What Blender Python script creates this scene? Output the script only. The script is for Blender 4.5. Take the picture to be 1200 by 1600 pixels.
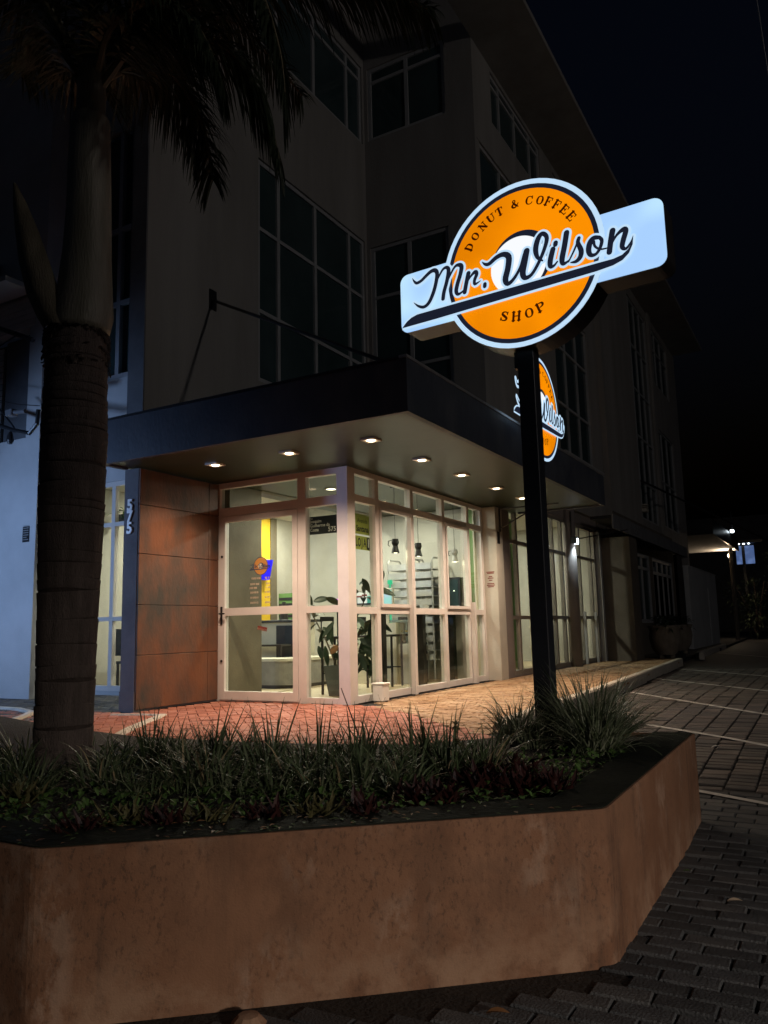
import bpy, math, random
import numpy as np
from mathutils import Vector, Matrix
random.seed(7)
for o in list(bpy.data.objects): bpy.data.objects.remove(o)
scn = bpy.context.scene
COL = scn.collection
# ------------------------------------------------------------------ camera
FPX = 1235.17; YAW = 0.513915; PITCH = 0.146576; ROLL = -0.0237943
CAM = np.array([5.007, -7.947, 0.86])
_fw = np.array([-math.sin(YAW)*math.cos(PITCH), math.cos(YAW)*math.cos(PITCH), math.sin(PITCH)])
_rt = np.array([math.cos(YAW), math.sin(YAW), 0.0]); _up = np.cross(_rt, _fw)
_r = math.cos(ROLL)*_rt + math.sin(ROLL)*_up; _u = -math.sin(ROLL)*_rt + math.cos(ROLL)*_up
RM = np.array([_r, _u, _fw])
cd = bpy.data.cameras.new('camera'); cam = bpy.data.objects.new('camera', cd); COL.objects.link(cam)
cd.sensor_fit = 'VERTICAL'; cd.sensor_height = 36; cd.lens = 36*FPX/1600; cd.clip_end = 2000; cd.clip_start = .05
cam.matrix_world = Matrix(((_r[0], _u[0], -_fw[0], CAM[0]), (_r[1], _u[1], -_fw[1], CAM[1]), (_r[2], _u[2], -_fw[2], CAM[2]), (0, 0, 0, 1)))
scn.camera = cam
scn.render.resolution_x = 768; scn.render.resolution_y = 1024
# ------------------------------------------------------------------ night sky, exposure
w = bpy.data.worlds.new('World'); scn.world = w; w.use_nodes = True
nt = w.node_tree; sky = nt.nodes.new('ShaderNodeTexSky'); sky.sky_type = 'NISHITA'; sky.sun_disc = False
sky.sun_elevation = math.radians(-4); sky.sun_rotation = math.radians(200)
tint = nt.nodes.new('ShaderNodeMix'); tint.data_type = 'RGBA'; tint.blend_type = 'MULTIPLY'; tint.inputs[0].default_value = 1; tint.inputs[7].default_value = (.6, .82, 1.25, 1)
nt.links.new(sky.outputs[0], tint.inputs[6]); nt.links.new(tint.outputs[2], nt.nodes['Background'].inputs[0]); nt.nodes['Background'].inputs[1].default_value = 0.13
scn.view_settings.view_transform = 'Standard'; scn.view_settings.look = 'None'; scn.view_settings.exposure = 0; scn.view_settings.gamma = 1
# unseen lamps: WARM and LOW added as fill, BLUE inferred from the blue-lit wall
FILL_WARM = (18.0, -4.0, 8.0); FILL_LOW = (10.2, -9.0, 1.7); LAMP_BLUE = (-5.6, -4.4, 2.4)
def lamp(kind, name, loc, power, color, parent=None, **k):
    l = bpy.data.lights.new(name, kind); l.energy = power; l.color = color
    for a, b in k.items(): setattr(l, a, b)
    o = bpy.data.objects.new(name, l); o.location = loc; COL.objects.link(o)
    if parent:
        o.parent = parent; o.location = Vector(loc) - parent.location
    return o
# ------------------------------------------------------------------ pixel helpers (photo pixel -> point on a known plane)
def ray(x, y): return RM.T @ np.array([x-600, 800-y, FPX])
def onz(x, y, z): d = ray(x, y); return CAM + d*((z-CAM[2])/d[2])
def onx(x, y, X): d = ray(x, y); return CAM + d*((X-CAM[0])/d[0])
def ony(x, y, Y): d = ray(x, y); return CAM + d*((Y-CAM[1])/d[1])
def onp(x, y, P, n): d = ray(x, y); return CAM + d*(((P-CAM) @ n)/(d @ n))
def proj(P): c = RM @ (np.array(P, float)-CAM); return 600+FPX*c[0]/c[2], 800-FPX*c[1]/c[2], c[2]
# ------------------------------------------------------------------ materials
def mat(name, c1, c2=None, scale=4.0, rough=.6, bump=0.0, bscale=60.0, metal=0.0, spec=.5, stretch=(1, 1, 1), emit=None, es=0.0, lo=.35, hi=.65, r2=None, detail=6.0):
    m = bpy.data.materials.new(name); m.use_nodes = True; n = m.node_tree; b = n.nodes['Principled BSDF']
    b.inputs['Roughness'].default_value = rough; b.inputs['Metallic'].default_value = metal; b.inputs['Specular IOR Level'].default_value = spec
    b.inputs['Base Color'].default_value = (*c1, 1)
    tc = n.nodes.new('ShaderNodeTexCoord'); mp = n.nodes.new('ShaderNodeMapping'); mp.inputs['Scale'].default_value = stretch
    n.links.new(tc.outputs['Object'], mp.inputs[0])
    if c2 is not None:
        t = n.nodes.new('ShaderNodeTexNoise'); t.inputs['Scale'].default_value = scale; t.inputs['Detail'].default_value = detail; t.inputs['Roughness'].default_value = .6
        n.links.new(mp.outputs[0], t.inputs[0])
        r = n.nodes.new('ShaderNodeValToRGB'); r.color_ramp.elements[0].position = lo; r.color_ramp.elements[1].position = hi
        r.color_ramp.elements[0].color = (*c1, 1); r.color_ramp.elements[1].color = (*c2, 1)
        n.links.new(t.outputs[0], r.inputs[0]); n.links.new(r.outputs[0], b.inputs['Base Color'])
        if r2 is not None:
            mr = n.nodes.new('ShaderNodeMapRange'); mr.inputs[3].default_value = rough; mr.inputs[4].default_value = r2
            n.links.new(t.outputs[0], mr.inputs[0]); n.links.new(mr.outputs[0], b.inputs['Roughness'])
    if bump:
        t2 = n.nodes.new('ShaderNodeTexNoise'); t2.inputs['Scale'].default_value = bscale; t2.inputs['Detail'].default_value = 5
        n.links.new(mp.outputs[0], t2.inputs[0])
        bp = n.nodes.new('ShaderNodeBump'); bp.inputs['Strength'].default_value = bump; bp.inputs['Distance'].default_value = .02
        n.links.new(t2.outputs[0], bp.inputs['Height']); n.links.new(bp.outputs[0], b.inputs['Normal'])
    if emit:
        b.inputs['Emission Color'].default_value = (*emit, 1); b.inputs['Emission Strength'].default_value = es
    return m
def glass(name, tint=(.9, .95, .92), refl=1.0, ior=1.5):
    m = bpy.data.materials.new(name); m.use_nodes = True; n = m.node_tree; n.nodes.remove(n.nodes['Principled BSDF'])
    tr = n.nodes.new('ShaderNodeBsdfTransparent'); tr.inputs[0].default_value = (*tint, 1)
    gl = n.nodes.new('ShaderNodeBsdfGlossy'); gl.inputs['Roughness'].default_value = .01; gl.inputs[0].default_value = (refl, refl, refl, 1)
    fr = n.nodes.new('ShaderNodeFresnel'); fr.inputs[0].default_value = ior
    mx = n.nodes.new('ShaderNodeMixShader')
    ge = n.nodes.new('ShaderNodeNewGeometry'); iv = n.nodes.new('ShaderNodeMath'); iv.operation = 'SUBTRACT'; iv.inputs[0].default_value = 1; n.links.new(ge.outputs['Backfacing'], iv.inputs[1])
    mu = n.nodes.new('ShaderNodeMath'); mu.operation = 'MULTIPLY'; n.links.new(fr.outputs[0], mu.inputs[0]); n.links.new(iv.outputs[0], mu.inputs[1])   # outer surface mirrors, inner one lets light out
    n.links.new(mu.outputs[0], mx.inputs[0]); n.links.new(tr.outputs[0], mx.inputs[1]); n.links.new(gl.outputs[0], mx.inputs[2])
    n.links.new(mx.outputs[0], n.nodes['Material Output'].inputs[0]); return m
def emis(name, col, s, c2=None, scale=1.5):
    m = bpy.data.materials.new(name); m.use_nodes = True; n = m.node_tree; b = n.nodes['Principled BSDF']
    b.inputs['Base Color'].default_value = (*[c*.12 for c in col], 1); b.inputs['Roughness'].default_value = .4
    b.inputs['Emission Color'].default_value = (*col, 1); b.inputs['Emission Strength'].default_value = s
    if c2:
        tc = n.nodes.new('ShaderNodeTexCoord'); t = n.nodes.new('ShaderNodeTexNoise'); t.inputs['Scale'].default_value = scale; t.inputs['Detail'].default_value = 1
        r = n.nodes.new('ShaderNodeValToRGB'); r.color_ramp.elements[0].position = .42; r.color_ramp.elements[1].position = .72
        r.color_ramp.elements[0].color = (*col, 1); r.color_ramp.elements[1].color = (*c2, 1)
        n.links.new(tc.outputs['Object'], t.inputs[0]); n.links.new(t.outputs[0], r.inputs[0]); n.links.new(r.outputs[0], b.inputs['Emission Color'])
    return m
def planter_mat():
    m = mat('planter_stucco', (.19, .088, .045), (.26, .132, .073), 2.2, .85, .16, 140)
    n = m.node_tree; b = n.nodes['Principled BSDF']; base = b.inputs['Base Color'].links[0].from_socket
    tc = n.nodes.new('ShaderNodeTexCoord'); mp = n.nodes.new('ShaderNodeMapping'); mp.inputs['Scale'].default_value = (1, 1, .6); n.links.new(tc.outputs['Object'], mp.inputs[0])
    def layer(base, col, s1, p1, s2, p2, amt):
        a = n.nodes.new('ShaderNodeTexNoise'); a.inputs['Scale'].default_value = s1; a.inputs['Detail'].default_value = 3; n.links.new(mp.outputs[0], a.inputs[0])
        c = n.nodes.new('ShaderNodeTexNoise'); c.inputs['Scale'].default_value = s2; c.inputs['Detail'].default_value = 8; c.inputs['Roughness'].default_value = .7; n.links.new(mp.outputs[0], c.inputs[0])
        ra = n.nodes.new('ShaderNodeMapRange'); ra.inputs[1].default_value = p1; ra.inputs[2].default_value = p1+.12; n.links.new(a.outputs[0], ra.inputs[0])
        rc = n.nodes.new('ShaderNodeMapRange'); rc.inputs[1].default_value = p2; rc.inputs[2].default_value = p2+.1; n.links.new(c.outputs[0], rc.inputs[0])
        mu = n.nodes.new('ShaderNodeMath'); mu.operation = 'MULTIPLY'; n.links.new(ra.outputs[0], mu.inputs[0]); n.links.new(rc.outputs[0], mu.inputs[1])
        m2 = n.nodes.new('ShaderNodeMath'); m2.operation = 'MULTIPLY'; m2.inputs[1].default_value = amt; n.links.new(mu.outputs[0], m2.inputs[0])
        mx = n.nodes.new('ShaderNodeMix'); mx.data_type = 'RGBA'; n.links.new(m2.outputs[0], mx.inputs[0]); n.links.new(base, mx.inputs[6]); mx.inputs[7].default_value = (*col, 1)
        return mx.outputs[2]
    o = layer(base, (.035, .02, .013), 1.7, .44, 60, .53, .55)       # mould speckle
    o = layer(o, (.36, .24, .17), 3.4, .53, 13, .45, .6)           # lime bloom
    o = layer(o, (.06, .034, .022), .9, .46, 5, .46, .28)             # damp patches
    mp2 = n.nodes.new('ShaderNodeMapping'); mp2.inputs['Scale'].default_value = (1, 1, .06); n.links.new(tc.outputs['Object'], mp2.inputs[0]); mp = mp2
    o = layer(o, (.075, .043, .028), 5.0, .50, 22, .48, .55)        # drips from the coping
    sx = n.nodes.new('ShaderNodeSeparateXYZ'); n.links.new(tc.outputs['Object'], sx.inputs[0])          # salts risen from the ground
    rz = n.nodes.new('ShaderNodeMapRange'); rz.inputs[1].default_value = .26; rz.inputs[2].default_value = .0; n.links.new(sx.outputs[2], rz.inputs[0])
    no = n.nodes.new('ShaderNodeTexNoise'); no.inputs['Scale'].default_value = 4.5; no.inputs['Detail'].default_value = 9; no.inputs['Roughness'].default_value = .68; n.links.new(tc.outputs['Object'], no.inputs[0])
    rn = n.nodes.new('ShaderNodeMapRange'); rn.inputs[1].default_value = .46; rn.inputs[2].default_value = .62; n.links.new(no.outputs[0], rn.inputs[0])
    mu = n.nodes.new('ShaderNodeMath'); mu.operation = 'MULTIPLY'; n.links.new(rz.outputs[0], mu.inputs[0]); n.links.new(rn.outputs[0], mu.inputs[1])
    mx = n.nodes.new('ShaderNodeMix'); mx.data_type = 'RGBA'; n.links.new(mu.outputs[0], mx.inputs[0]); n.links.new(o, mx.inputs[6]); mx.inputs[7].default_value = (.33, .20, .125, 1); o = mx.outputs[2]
    n.links.new(o, b.inputs['Base Color']); return m
def corten_mat():
    m = mat('rusted_steel', (.165, .062, .028), (.045, .040, .034), 2.3, .5, .25, 30, spec=.4, lo=.38, hi=.66, r2=.75, stretch=(1, 1, .5))
    return m
F = {}
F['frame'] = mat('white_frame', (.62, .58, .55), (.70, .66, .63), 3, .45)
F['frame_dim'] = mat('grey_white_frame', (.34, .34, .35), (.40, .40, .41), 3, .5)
F['frame_bay'] = mat('painted_bay_frame', (.20, .18, .155), (.25, .22, .19), 3, .5)
F['soffit'] = mat('soffit_paint', (.028, .033, .015), (.036, .042, .021), 1.2, .38, .08, 5, spec=.28)
F['fascia'] = mat('navy_fascia', (.046, .054, .074), (.105, .11, .125), 2.4, .6, .2, 30, stretch=(1, 1, .5), lo=.45, hi=.85)
F['flash'] = mat('metal_flashing', (.30, .30, .31), (.42, .42, .43), 6, .45, metal=.6)
F['wall'] = mat('stucco_wall', (.235, .22, .205), (.335, .315, .30), 1.6, .9, .4, 120, stretch=(1, 1, .14), lo=.3, hi=.7)
F['wallblue'] = mat('pale_stucco', (.46, .46, .46), (.56, .56, .56), 1.1, .9, .35, 100)
F['wallcol'] = mat('grey_column_stucco', (.135, .135, .145), (.18, .18, .19), 3, .9, .5, 140)
F['wallgrey'] = mat('mauve_wall', (.20, .17, .16), (.25, .215, .20), 1.5, .85, .2, 90)
F['block'] = mat('brown_block_wall', (.10, .085, .068), (.14, .12, .10), 2, .9, .5, 80)
F['corten'] = corten_mat()
F['pane'] = glass('clear_pane')
F['darkpane'] = mat('dark_window_glass', (.030, .052, .056), (.05, .08, .085), .8, .08, spec=.3)
F['curtain'] = mat('teal_curtain', (.035, .065, .075), (.05, .085, .095), 3, .8)
F['black'] = mat('black_metal', (.012, .012, .014), (.02, .02, .022), 5, .4)
F['poleblk'] = mat('black_pole_paint', (.016, .018, .024), (.024, .026, .034), 4, .42)
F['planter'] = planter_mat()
F['coping'] = mat('wet_dark_coping', (.007, .010, .008), (.018, .022, .016), 7, .62, .35, 30, r2=.8, spec=.1)
F['soil'] = mat('dark_soil', (.007, .006, .005), (.018, .014, .011), 14, .8, .8, 60)
F['grout'] = mat('dark_joint', (.005, .005, .005), (.010, .009, .009), 20, .9)
F['ground'] = mat('far_paving', (.012, .012, .012), (.022, .021, .02), 6, .7, .3, 40)
F['brick'] = [mat('dark_paver', a, b, 9, .6, .5, 90, r2=.85) for a, b in (((.046, .049, .053), (.076, .079, .083)), ((.030, .032, .035), (.05, .053, .056)), ((.062, .063, .065), (.095, .095, .095)))]
F['park'] = [mat('parking_paver', a, b, 8, .55, .5, 80, r2=.85) for a, b in (((.045, .042, .041), (.066, .061, .058)), ((.066, .058, .053), (.092, .081, .074)), ((.085, .072, .064), (.115, .098, .088)))]
F['red'] = [mat('red_paver', a, b, 8, .55, .4, 70, r2=.8) for a, b in (((.27, .085, .05), (.34, .12, .07)), ((.22, .07, .042), (.30, .10, .06)), ((.31, .11, .068), (.38, .15, .10)))]
F['yel'] = [mat('sand_paver', a, b, 8, .55, .4, 70, r2=.8) for a, b in (((.29, .175, .088), (.36, .225, .12)), ((.24, .14, .072), (.31, .19, .10)), ((.33, .215, .12), (.40, .27, .155)))]
F['kerb'] = mat('concrete_kerb', (.40, .36, .30), (.52, .47, .40), 8, .85, .5, 70)
F['line'] = mat('worn_white_paint', (.42, .41, .39), (.22, .21, .2), 12, .7, lo=.45, hi=.75)
F['white'] = mat('white_plastic', (.72, .72, .70), (.78, .78, .76), 4, .4)
F['inwall'] = mat('concrete_plaster', (.42, .40, .345), (.52, .495, .43), 1.4, .8, .15, 40)
F['inwallb'] = mat('brown_plaster', (.115, .095, .062), (.165, .14, .095), 1.8, .75, .2, 40)
F['inceil'] = mat('cream_ceiling', (.62, .58, .48), (.66, .62, .52), 2, .8)
F['plank'] = mat('pale_wood', (.42, .33, .20), (.56, .45, .29), 3, .5, .15, 60, stretch=(1, 8, 1))
F['bench'] = mat('grey_upholstery', (.24, .225, .19), (.30, .28, .24), 9, .85, .3, 200)
F['cream'] = mat('cream_laminate', (.60, .55, .43), (.66, .61, .48), 3, .5)
F['shelfblk'] = mat('dark_counter_top', (.02, .018, .016), (.035, .03, .026), 6, .4)
F['yellow'] = mat('yellow_paint', (.62, .40, .02), (.70, .46, .03), 3, .6)
F['green'] = mat('green_board', (.10, .20, .05), (.16, .29, .08), 2, .6)
F['steel'] = mat('brushed_steel', (.34, .33, .31), (.44, .43, .40), 8, .4, metal=.15)
F['trunk'] = mat('palm_bark', (.06, .046, .04), (.135, .105, .093), 5, .9, .9, 60, stretch=(4, 4, .7), lo=.3, hi=.7)
F['trunkdk'] = mat('palm_scar', (.022, .015, .012), (.05, .036, .03), 9, .95, .6, 60)
F['shaft'] = mat('crownshaft_skin', (.095, .088, .062), (.185, .17, .135), 3, .55, .3, 30, stretch=(3, 3, .5))
F['sheath'] = mat('dry_leaf_sheath', (.06, .048, .03), (.12, .10, .068), 4, .7, .5, 40, stretch=(3, 3, .5))
F['frond'] = mat('palm_leaflet', (.022, .034, .016), (.04, .055, .026), 6, .55)
F['rachis'] = mat('palm_rachis', (.11, .095, .055), (.16, .14, .085), 6, .6)
F['grass'] = [mat('grass_blade', a, b, 6, .42, spec=.5) for a, b in (((.055, .085, .04), (.11, .145, .075)), ((.08, .105, .055), (.17, .195, .12)), ((.04, .065, .026), (.075, .105, .05)))]
F['tuft'] = mat('silvery_blade', (.16, .19, .12), (.32, .35, .25), 7, .4)
F['redleaf'] = mat('burgundy_leaf', (.024, .009, .009), (.045, .014, .013), 8, .45)
F['oliveleaf'] = mat('olive_leaf', (.07, .068, .028), (.11, .10, .045), 8, .45)
F['cover'] = mat('ground_cover_leaf', (.04, .085, .02), (.075, .14, .035), 9, .5)
F['ficus'] = mat('rubber_plant_leaf', (.018, .035, .02), (.03, .05, .026), 5, .3)
F['brownleaf'] = mat('brown_leaf', (.16, .075, .03), (.24, .12, .05), 5, .45)
F['pot'] = mat('slate_pot', (.07, .085, .085), (.09, .105, .105), 4, .5)
F['potbig'] = mat('clay_tub', (.16, .13, .10), (.24, .20, .16), 5, .85, .6, 50)
F['navy'] = mat('navy_vinyl', (.022, .026, .045), (.028, .033, .055), 5, .4, emit=(.35, .45, .9), es=.028)      # translucent vinyl on a backlit face
F['maroon'] = mat('maroon_vinyl', (.10, .022, .006), (.12, .028, .008), 5, .5, emit=(1, .1, .0), es=.035)
F['signwhite'] = emis('lit_white_acrylic', (.40, .64, 1.0), 1.0, (.60, .90, 1.0), 2.6)
F['signring'] = emis('lit_white_edge', (.56, .78, 1.0), .95)
F['signcore'] = emis('lit_white_core', (.95, .97, 1.0), 1.0)
F['orange'] = emis('lit_orange_acrylic', (1.0, .285, .0), .98, (.80, .22, .0), 2.2)
F['cabinet'] = mat('sign_cabinet', (.035, .03, .028), (.05, .043, .04), 4, .35, metal=.3)
F['bulb'] = emis('warm_lamp', (1.0, .78, .5), 9)
F['inbulb'] = emis('cream_lamp', (1.0, .88, .66), 6)
F['coldbulb'] = emis('cold_lamp', (.8, .93, 1.0), 9)
F['fix'] = mat('white_fixture', (.62, .56, .48), None, rough=.4)
F['screen'] = emis('lit_screen', (.45, .85, .78), .9, (.75, .75, .95), 6)
F['greenlit'] = emis('green_lamp', (.04, .62, .30), .9)
F['blueneon'] = emis('blue_neon_box', (.004, .0, 1.0), 1.0)
F['magenta'] = emis('magenta_lamp', (.75, .15, .85), .9)
F['bluetotem'] = emis('blue_lit_totem', (.075, .13, .30), .75, (.15, .24, .5), 3)
F['decal'] = mat('pale_decal', (.42, .33, .24), None, rough=.6)
F['decalor'] = mat('orange_decal', (.48, .22, .05), None, rough=.6)
F['sgnblack'] = mat('black_sign', (.008, .008, .010), None, rough=.5)
F['sgnolive'] = mat('olive_sign', (.30, .32, .06), None, rough=.55)
F['sgntext'] = mat('grey_lettering', (.6, .6, .55), None, rough=.6)
F['sticker'] = mat('red_sticker', (.20, .03, .02), None, rough=.6)
F['hedge'] = mat('hedge_leaf', (.018, .03, .014), (.035, .052, .024), 5, .6)
# ------------------------------------------------------------------ mesh helpers
class MB:
    def __init__(s): s.v = []; s.f = []; s.m = []
    def add(s, vs, fs, mi=0):
        k = len(s.v); s.v += [tuple(map(float, q)) for q in vs]; s.f += [tuple(i+k for i in f) for f in fs]; s.m += [mi]*len(fs); return s
    def box(s, x0, x1, y0, y1, z0, z1, mi=0, b=0):
        if b: return s.bbox(x0, x1, y0, y1, z0, z1, b, mi)
        v = [(x, y, z) for z in (z0, z1) for y in (y0, y1) for x in (x0, x1)]
        return s.add(v, [(0, 2, 3, 1), (4, 5, 7, 6), (0, 1, 5, 4), (2, 6, 7, 3), (0, 4, 6, 2), (1, 3, 7, 5)], mi)
    def bbox(s, x0, x1, y0, y1, z0, z1, b, mi=0):     # box with chamfered edges
        v = []; f = []
        P = {}
        def pt(i, j, k, ax):
            key = (i, j, k, ax)
            if key not in P:
                c = [(x0, x1)[i], (y0, y1)[j], (z0, z1)[k]]
                for a in range(3):
                    if a != ax: c[a] += b*(1 if (i, j, k)[a] == 0 else -1)
                P[key] = len(v); v.append(tuple(c))
            return P[key]
        for ax in range(3):
            o = [a for a in range(3) if a != ax]
            for sd in (0, 1):
                q = []
                for p, r in ((0, 0), (1, 0), (1, 1), (0, 1)):
                    ijk = [0, 0, 0]; ijk[ax] = sd; ijk[o[0]] = p; ijk[o[1]] = r; q.append(pt(*ijk, ax))
                f.append(tuple(q))
        for ax in range(3):                           # edges along ax
            o = [a for a in range(3) if a != ax]
            for p in (0, 1):
                for r in (0, 1):
                    a = [0, 0, 0]; a[o[0]] = p; a[o[1]] = r; c = list(a); c[ax] = 1
                    f.append((pt(*a, o[0]), pt(*c, o[0]), pt(*c, o[1]), pt(*a, o[1])))
        for i in (0, 1):
            for j in (0, 1):
                for k in (0, 1): f.append((pt(i, j, k, 0), pt(i, j, k, 1), pt(i, j, k, 2)))
        return s.add(v, f, mi)
    def tube(s, pts, rad, n=8, mi=0, cap=True):
        pts = [Vector(p) for p in pts]; m = len(pts)
        if not hasattr(rad, '__len__'): rad = [rad]*m
        vs = []; fs = []; ref = None
        for i, p in enumerate(pts):
            t = (pts[min(i+1, m-1)]-pts[max(i-1, 0)]).normalized()
            a = Vector((0, 0, 1)) if abs(t.z) < .9 else Vector((1, 0, 0))
            e1 = t.cross(a).normalized() if ref is None else (ref - t*ref.dot(t)).normalized()
            ref = e1; e2 = t.cross(e1)
            for k in range(n):
                q = 2*math.pi*k/n; vs.append(p + (e1*math.cos(q)+e2*math.sin(q))*rad[i])
        for i in range(m-1):
            for k in range(n): fs.append((i*n+k, i*n+(k+1) % n, (i+1)*n+(k+1) % n, (i+1)*n+k))
        if cap: fs += [tuple(range(n))[::-1], tuple((m-1)*n+k for k in range(n))]
        return s.add(vs, fs, mi)
    def lathe(s, prof, c=(0, 0, 0), n=24, mi=0, cap=True):
        vs = []; fs = []
        for r, z in prof:
            for k in range(n): q = 2*math.pi*k/n; vs.append((c[0]+r*math.cos(q), c[1]+r*math.sin(q), c[2]+z))
        for i in range(len(prof)-1):
            for k in range(n): fs.append((i*n+k, i*n+(k+1) % n, (i+1)*n+(k+1) % n, (i+1)*n+k))
        if cap: fs += [tuple(range(n))[::-1], tuple((len(prof)-1)*n+k for k in range(n))]
        return s.add(vs, fs, mi)
    def prism(s, poly, z0, z1, mi=0):
        n = len(poly); vs = [(x, y, z0) for x, y in poly]+[(x, y, z1) for x, y in poly]
        return s.add(vs, [tuple(range(n))[::-1], tuple(range(n, 2*n))]+[(i, (i+1) % n, n+(i+1) % n, n+i) for i in range(n)], mi)
    def quad(s, a, b, c, d, mi=0): return s.add([a, b, c, d], [(0, 1, 2, 3)], mi)
    def grid_solid(s, xs, zs, solid, mapf, t, mi=0):   # wall slab with openings; mapf(a, z, depth) -> point
        for i in range(len(xs)-1):
            for j in range(len(zs)-1):
                if not solid(i, j): continue
                a0, a1, z0, z1 = xs[i], xs[i+1], zs[j], zs[j+1]
                s.quad(mapf(a0, z0, 0), mapf(a1, z0, 0), mapf(a1, z1, 0), mapf(a0, z1, 0), mi)
                s.quad(mapf(a0, z0, t), mapf(a0, z1, t), mapf(a1, z1, t), mapf(a1, z0, t), mi)
                for di, dj, e in ((-1, 0, ((a0, z0), (a0, z1))), (1, 0, ((a1, z1), (a1, z0))), (0, -1, ((a1, z0), (a0, z0))), (0, 1, ((a0, z1), (a1, z1)))):
                    ni, nj = i+di, j+dj
                    if 0 <= ni < len(xs)-1 and 0 <= nj < len(zs)-1 and solid(ni, nj): continue
                    (p, q), (r, u) = e; s.quad(mapf(p, q, 0), mapf(r, u, 0), mapf(r, u, t), mapf(p, q, t), mi)
        return s
    def build(s, name, mats, parent=None, smooth=False, loc=None):
        me = bpy.data.meshes.new(name); me.from_pydata(s.v, [], s.f)
        if not isinstance(mats, (list, tuple)): mats = [mats]
        for m in mats: me.materials.append(m)
        if len(mats) > 1: me.polygons.foreach_set('material_index', s.m)
        if smooth: me.polygons.foreach_set('use_smooth', [True]*len(s.f))
        me.update(); o = bpy.data.objects.new(name, me); COL.objects.link(o)
        if parent is not None: attach(o, parent)
        elif loc is not None:
            me.transform(Matrix.Translation(-Vector(loc))); o.location = loc
        return o
WLOC = {}
def wl(o):
    v = Vector(o.location)
    while o.parent: o = o.parent; v = v + Vector(o.location)
    return v
def attach(o, parent):        # mesh given in world coordinates, parent unrotated
    o.data.transform(Matrix.Translation(-wl(parent))); o.parent = parent
def tag(o, label=None, cat=None, group=None, kind=None):
    if label: o['label'] = label
    if cat: o['category'] = cat
    if group: o['group'] = group
    if kind: o['kind'] = kind
    return o
def thing(name, loc, label, cat, group=None):
    o = bpy.data.objects.new(name, None); o.empty_display_size = .1; o.location = loc; COL.objects.link(o); return tag(o, label, cat, group)
def text_mesh(txt, size=1.0, align='CENTER', bold=0.0):
    c = bpy.data.curves.new('t', 'FONT'); c.body = txt; c.size = size; c.align_x = align; c.align_y = 'CENTER'; c.offset = bold; c.resolution_u = 3
    o = bpy.data.objects.new('t', c); COL.objects.link(o); me = bpy.data.meshes.new_from_object(o)
    v = [tuple(q.co) for q in me.vertices]; f = [tuple(p.vertices) for p in me.polygons]
    bpy.data.objects.remove(o); bpy.data.curves.remove(c); bpy.data.meshes.remove(me); return v, f
def add_text(mb, txt, size, o, u, v, align='CENTER', bold=0.0, mi=0, sx=1.0):
    o, u, v = Vector(o), Vector(u), Vector(v); vs, fs = text_mesh(txt, size, align, bold)
    mb.add([o+u*(p[0]*sx)+v*p[1] for p in vs], fs, mi)
XF = lambda X: (lambda a, z, d: (X-d, a, z))      # wall facing +X, a = y
YF = lambda Y: (lambda a, z, d: (a, Y+d, z))      # wall facing -Y, a = x
def wall(mb, mapf, a0, a1, z0, z1, holes, t=.22, mi=0):
    xs = sorted({a0, a1, *[h[0] for h in holes], *[h[1] for h in holes]}); zs = sorted({z0, z1, *[h[2] for h in holes], *[h[3] for h in holes]})
    def solid(i, j):
        c = (xs[i]+xs[i+1])/2; d = (zs[j]+zs[j+1])/2
        return not any(h[0] < c < h[1] and h[2] < d < h[3] for h in holes)
    mb.grid_solid(xs, zs, solid, mapf, t, mi)
def mbox(mb, mapf, a0, a1, z0, z1, d0, d1, mi=0):   # box in wall coordinates
    p = mapf(a0, z0, d0); q = mapf(a1, z1, d1)
    mb.box(min(p[0], q[0]), max(p[0], q[0]), min(p[1], q[1]), max(p[1], q[1]), min(p[2], q[2]), max(p[2], q[2]), mi)
def window(parent, mapf, a0, a1, z0, z1, vs, hs, fm, pm, dep=.10, fw=.06, name='window', curtain=None):
    """frame grid in an opening, each pane a mesh of its own"""
    m = MB(); e = .003
    mbox(m, mapf, a0+e, a0+fw, z0+e, z1-e, dep-.05, dep+.03); mbox(m, mapf, a1-fw, a1-e, z0+e, z1-e, dep-.05, dep+.03)
    mbox(m, mapf, a0+fw, a1-fw, z0+e, z0+fw, dep-.048, dep+.028); mbox(m, mapf, a0+fw, a1-fw, z1-fw, z1-e, dep-.048, dep+.028)
    for v in vs: mbox(m, mapf, v-fw*.5, v+fw*.5, z0+fw, z1-fw, dep-.046, dep+.026)
    vv = [a0+fw]+[q for v in vs for q in (v-fw*.5, v+fw*.5)]+[a1-fw]
    for h in hs:
        for i in range(0, len(vv), 2): mbox(m, mapf, vv[i], vv[i+1], h-fw*.42, h+fw*.42, dep-.044, dep+.024)
    o = m.build(name, fm, parent)
    hh = [z0+fw]+[q for h in hs for q in (h-fw*.42, h+fw*.42)]+[z1-fw]
    for i in range(0, len(vv), 2):
        for j in range(0, len(hh), 2):
            p = MB(); mbox(p, mapf, vv[i]-.004, vv[i+1]+.004, hh[j]-.004, hh[j+1]+.004, dep-.012, dep-.004); p.build('pane', pm, o)
    if curtain:
        c = MB(); n = int((a1-a0)/.05)
        pts = [(a0+.05+(a1-a0-.1)*k/n, dep+.10+.03*math.sin(k*2.1)) for k in range(n+1)]
        for k in range(n): c.quad(mapf(pts[k][0], z0+.05, pts[k][1]), mapf(pts[k+1][0], z0+.05, pts[k+1][1]), mapf(pts[k+1][0], z1-.05, pts[k+1][1]), mapf(pts[k][0], z1-.05, pts[k][1]))
        c.build('curtain', curtain, o)
    return o
exec_parts = []
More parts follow.
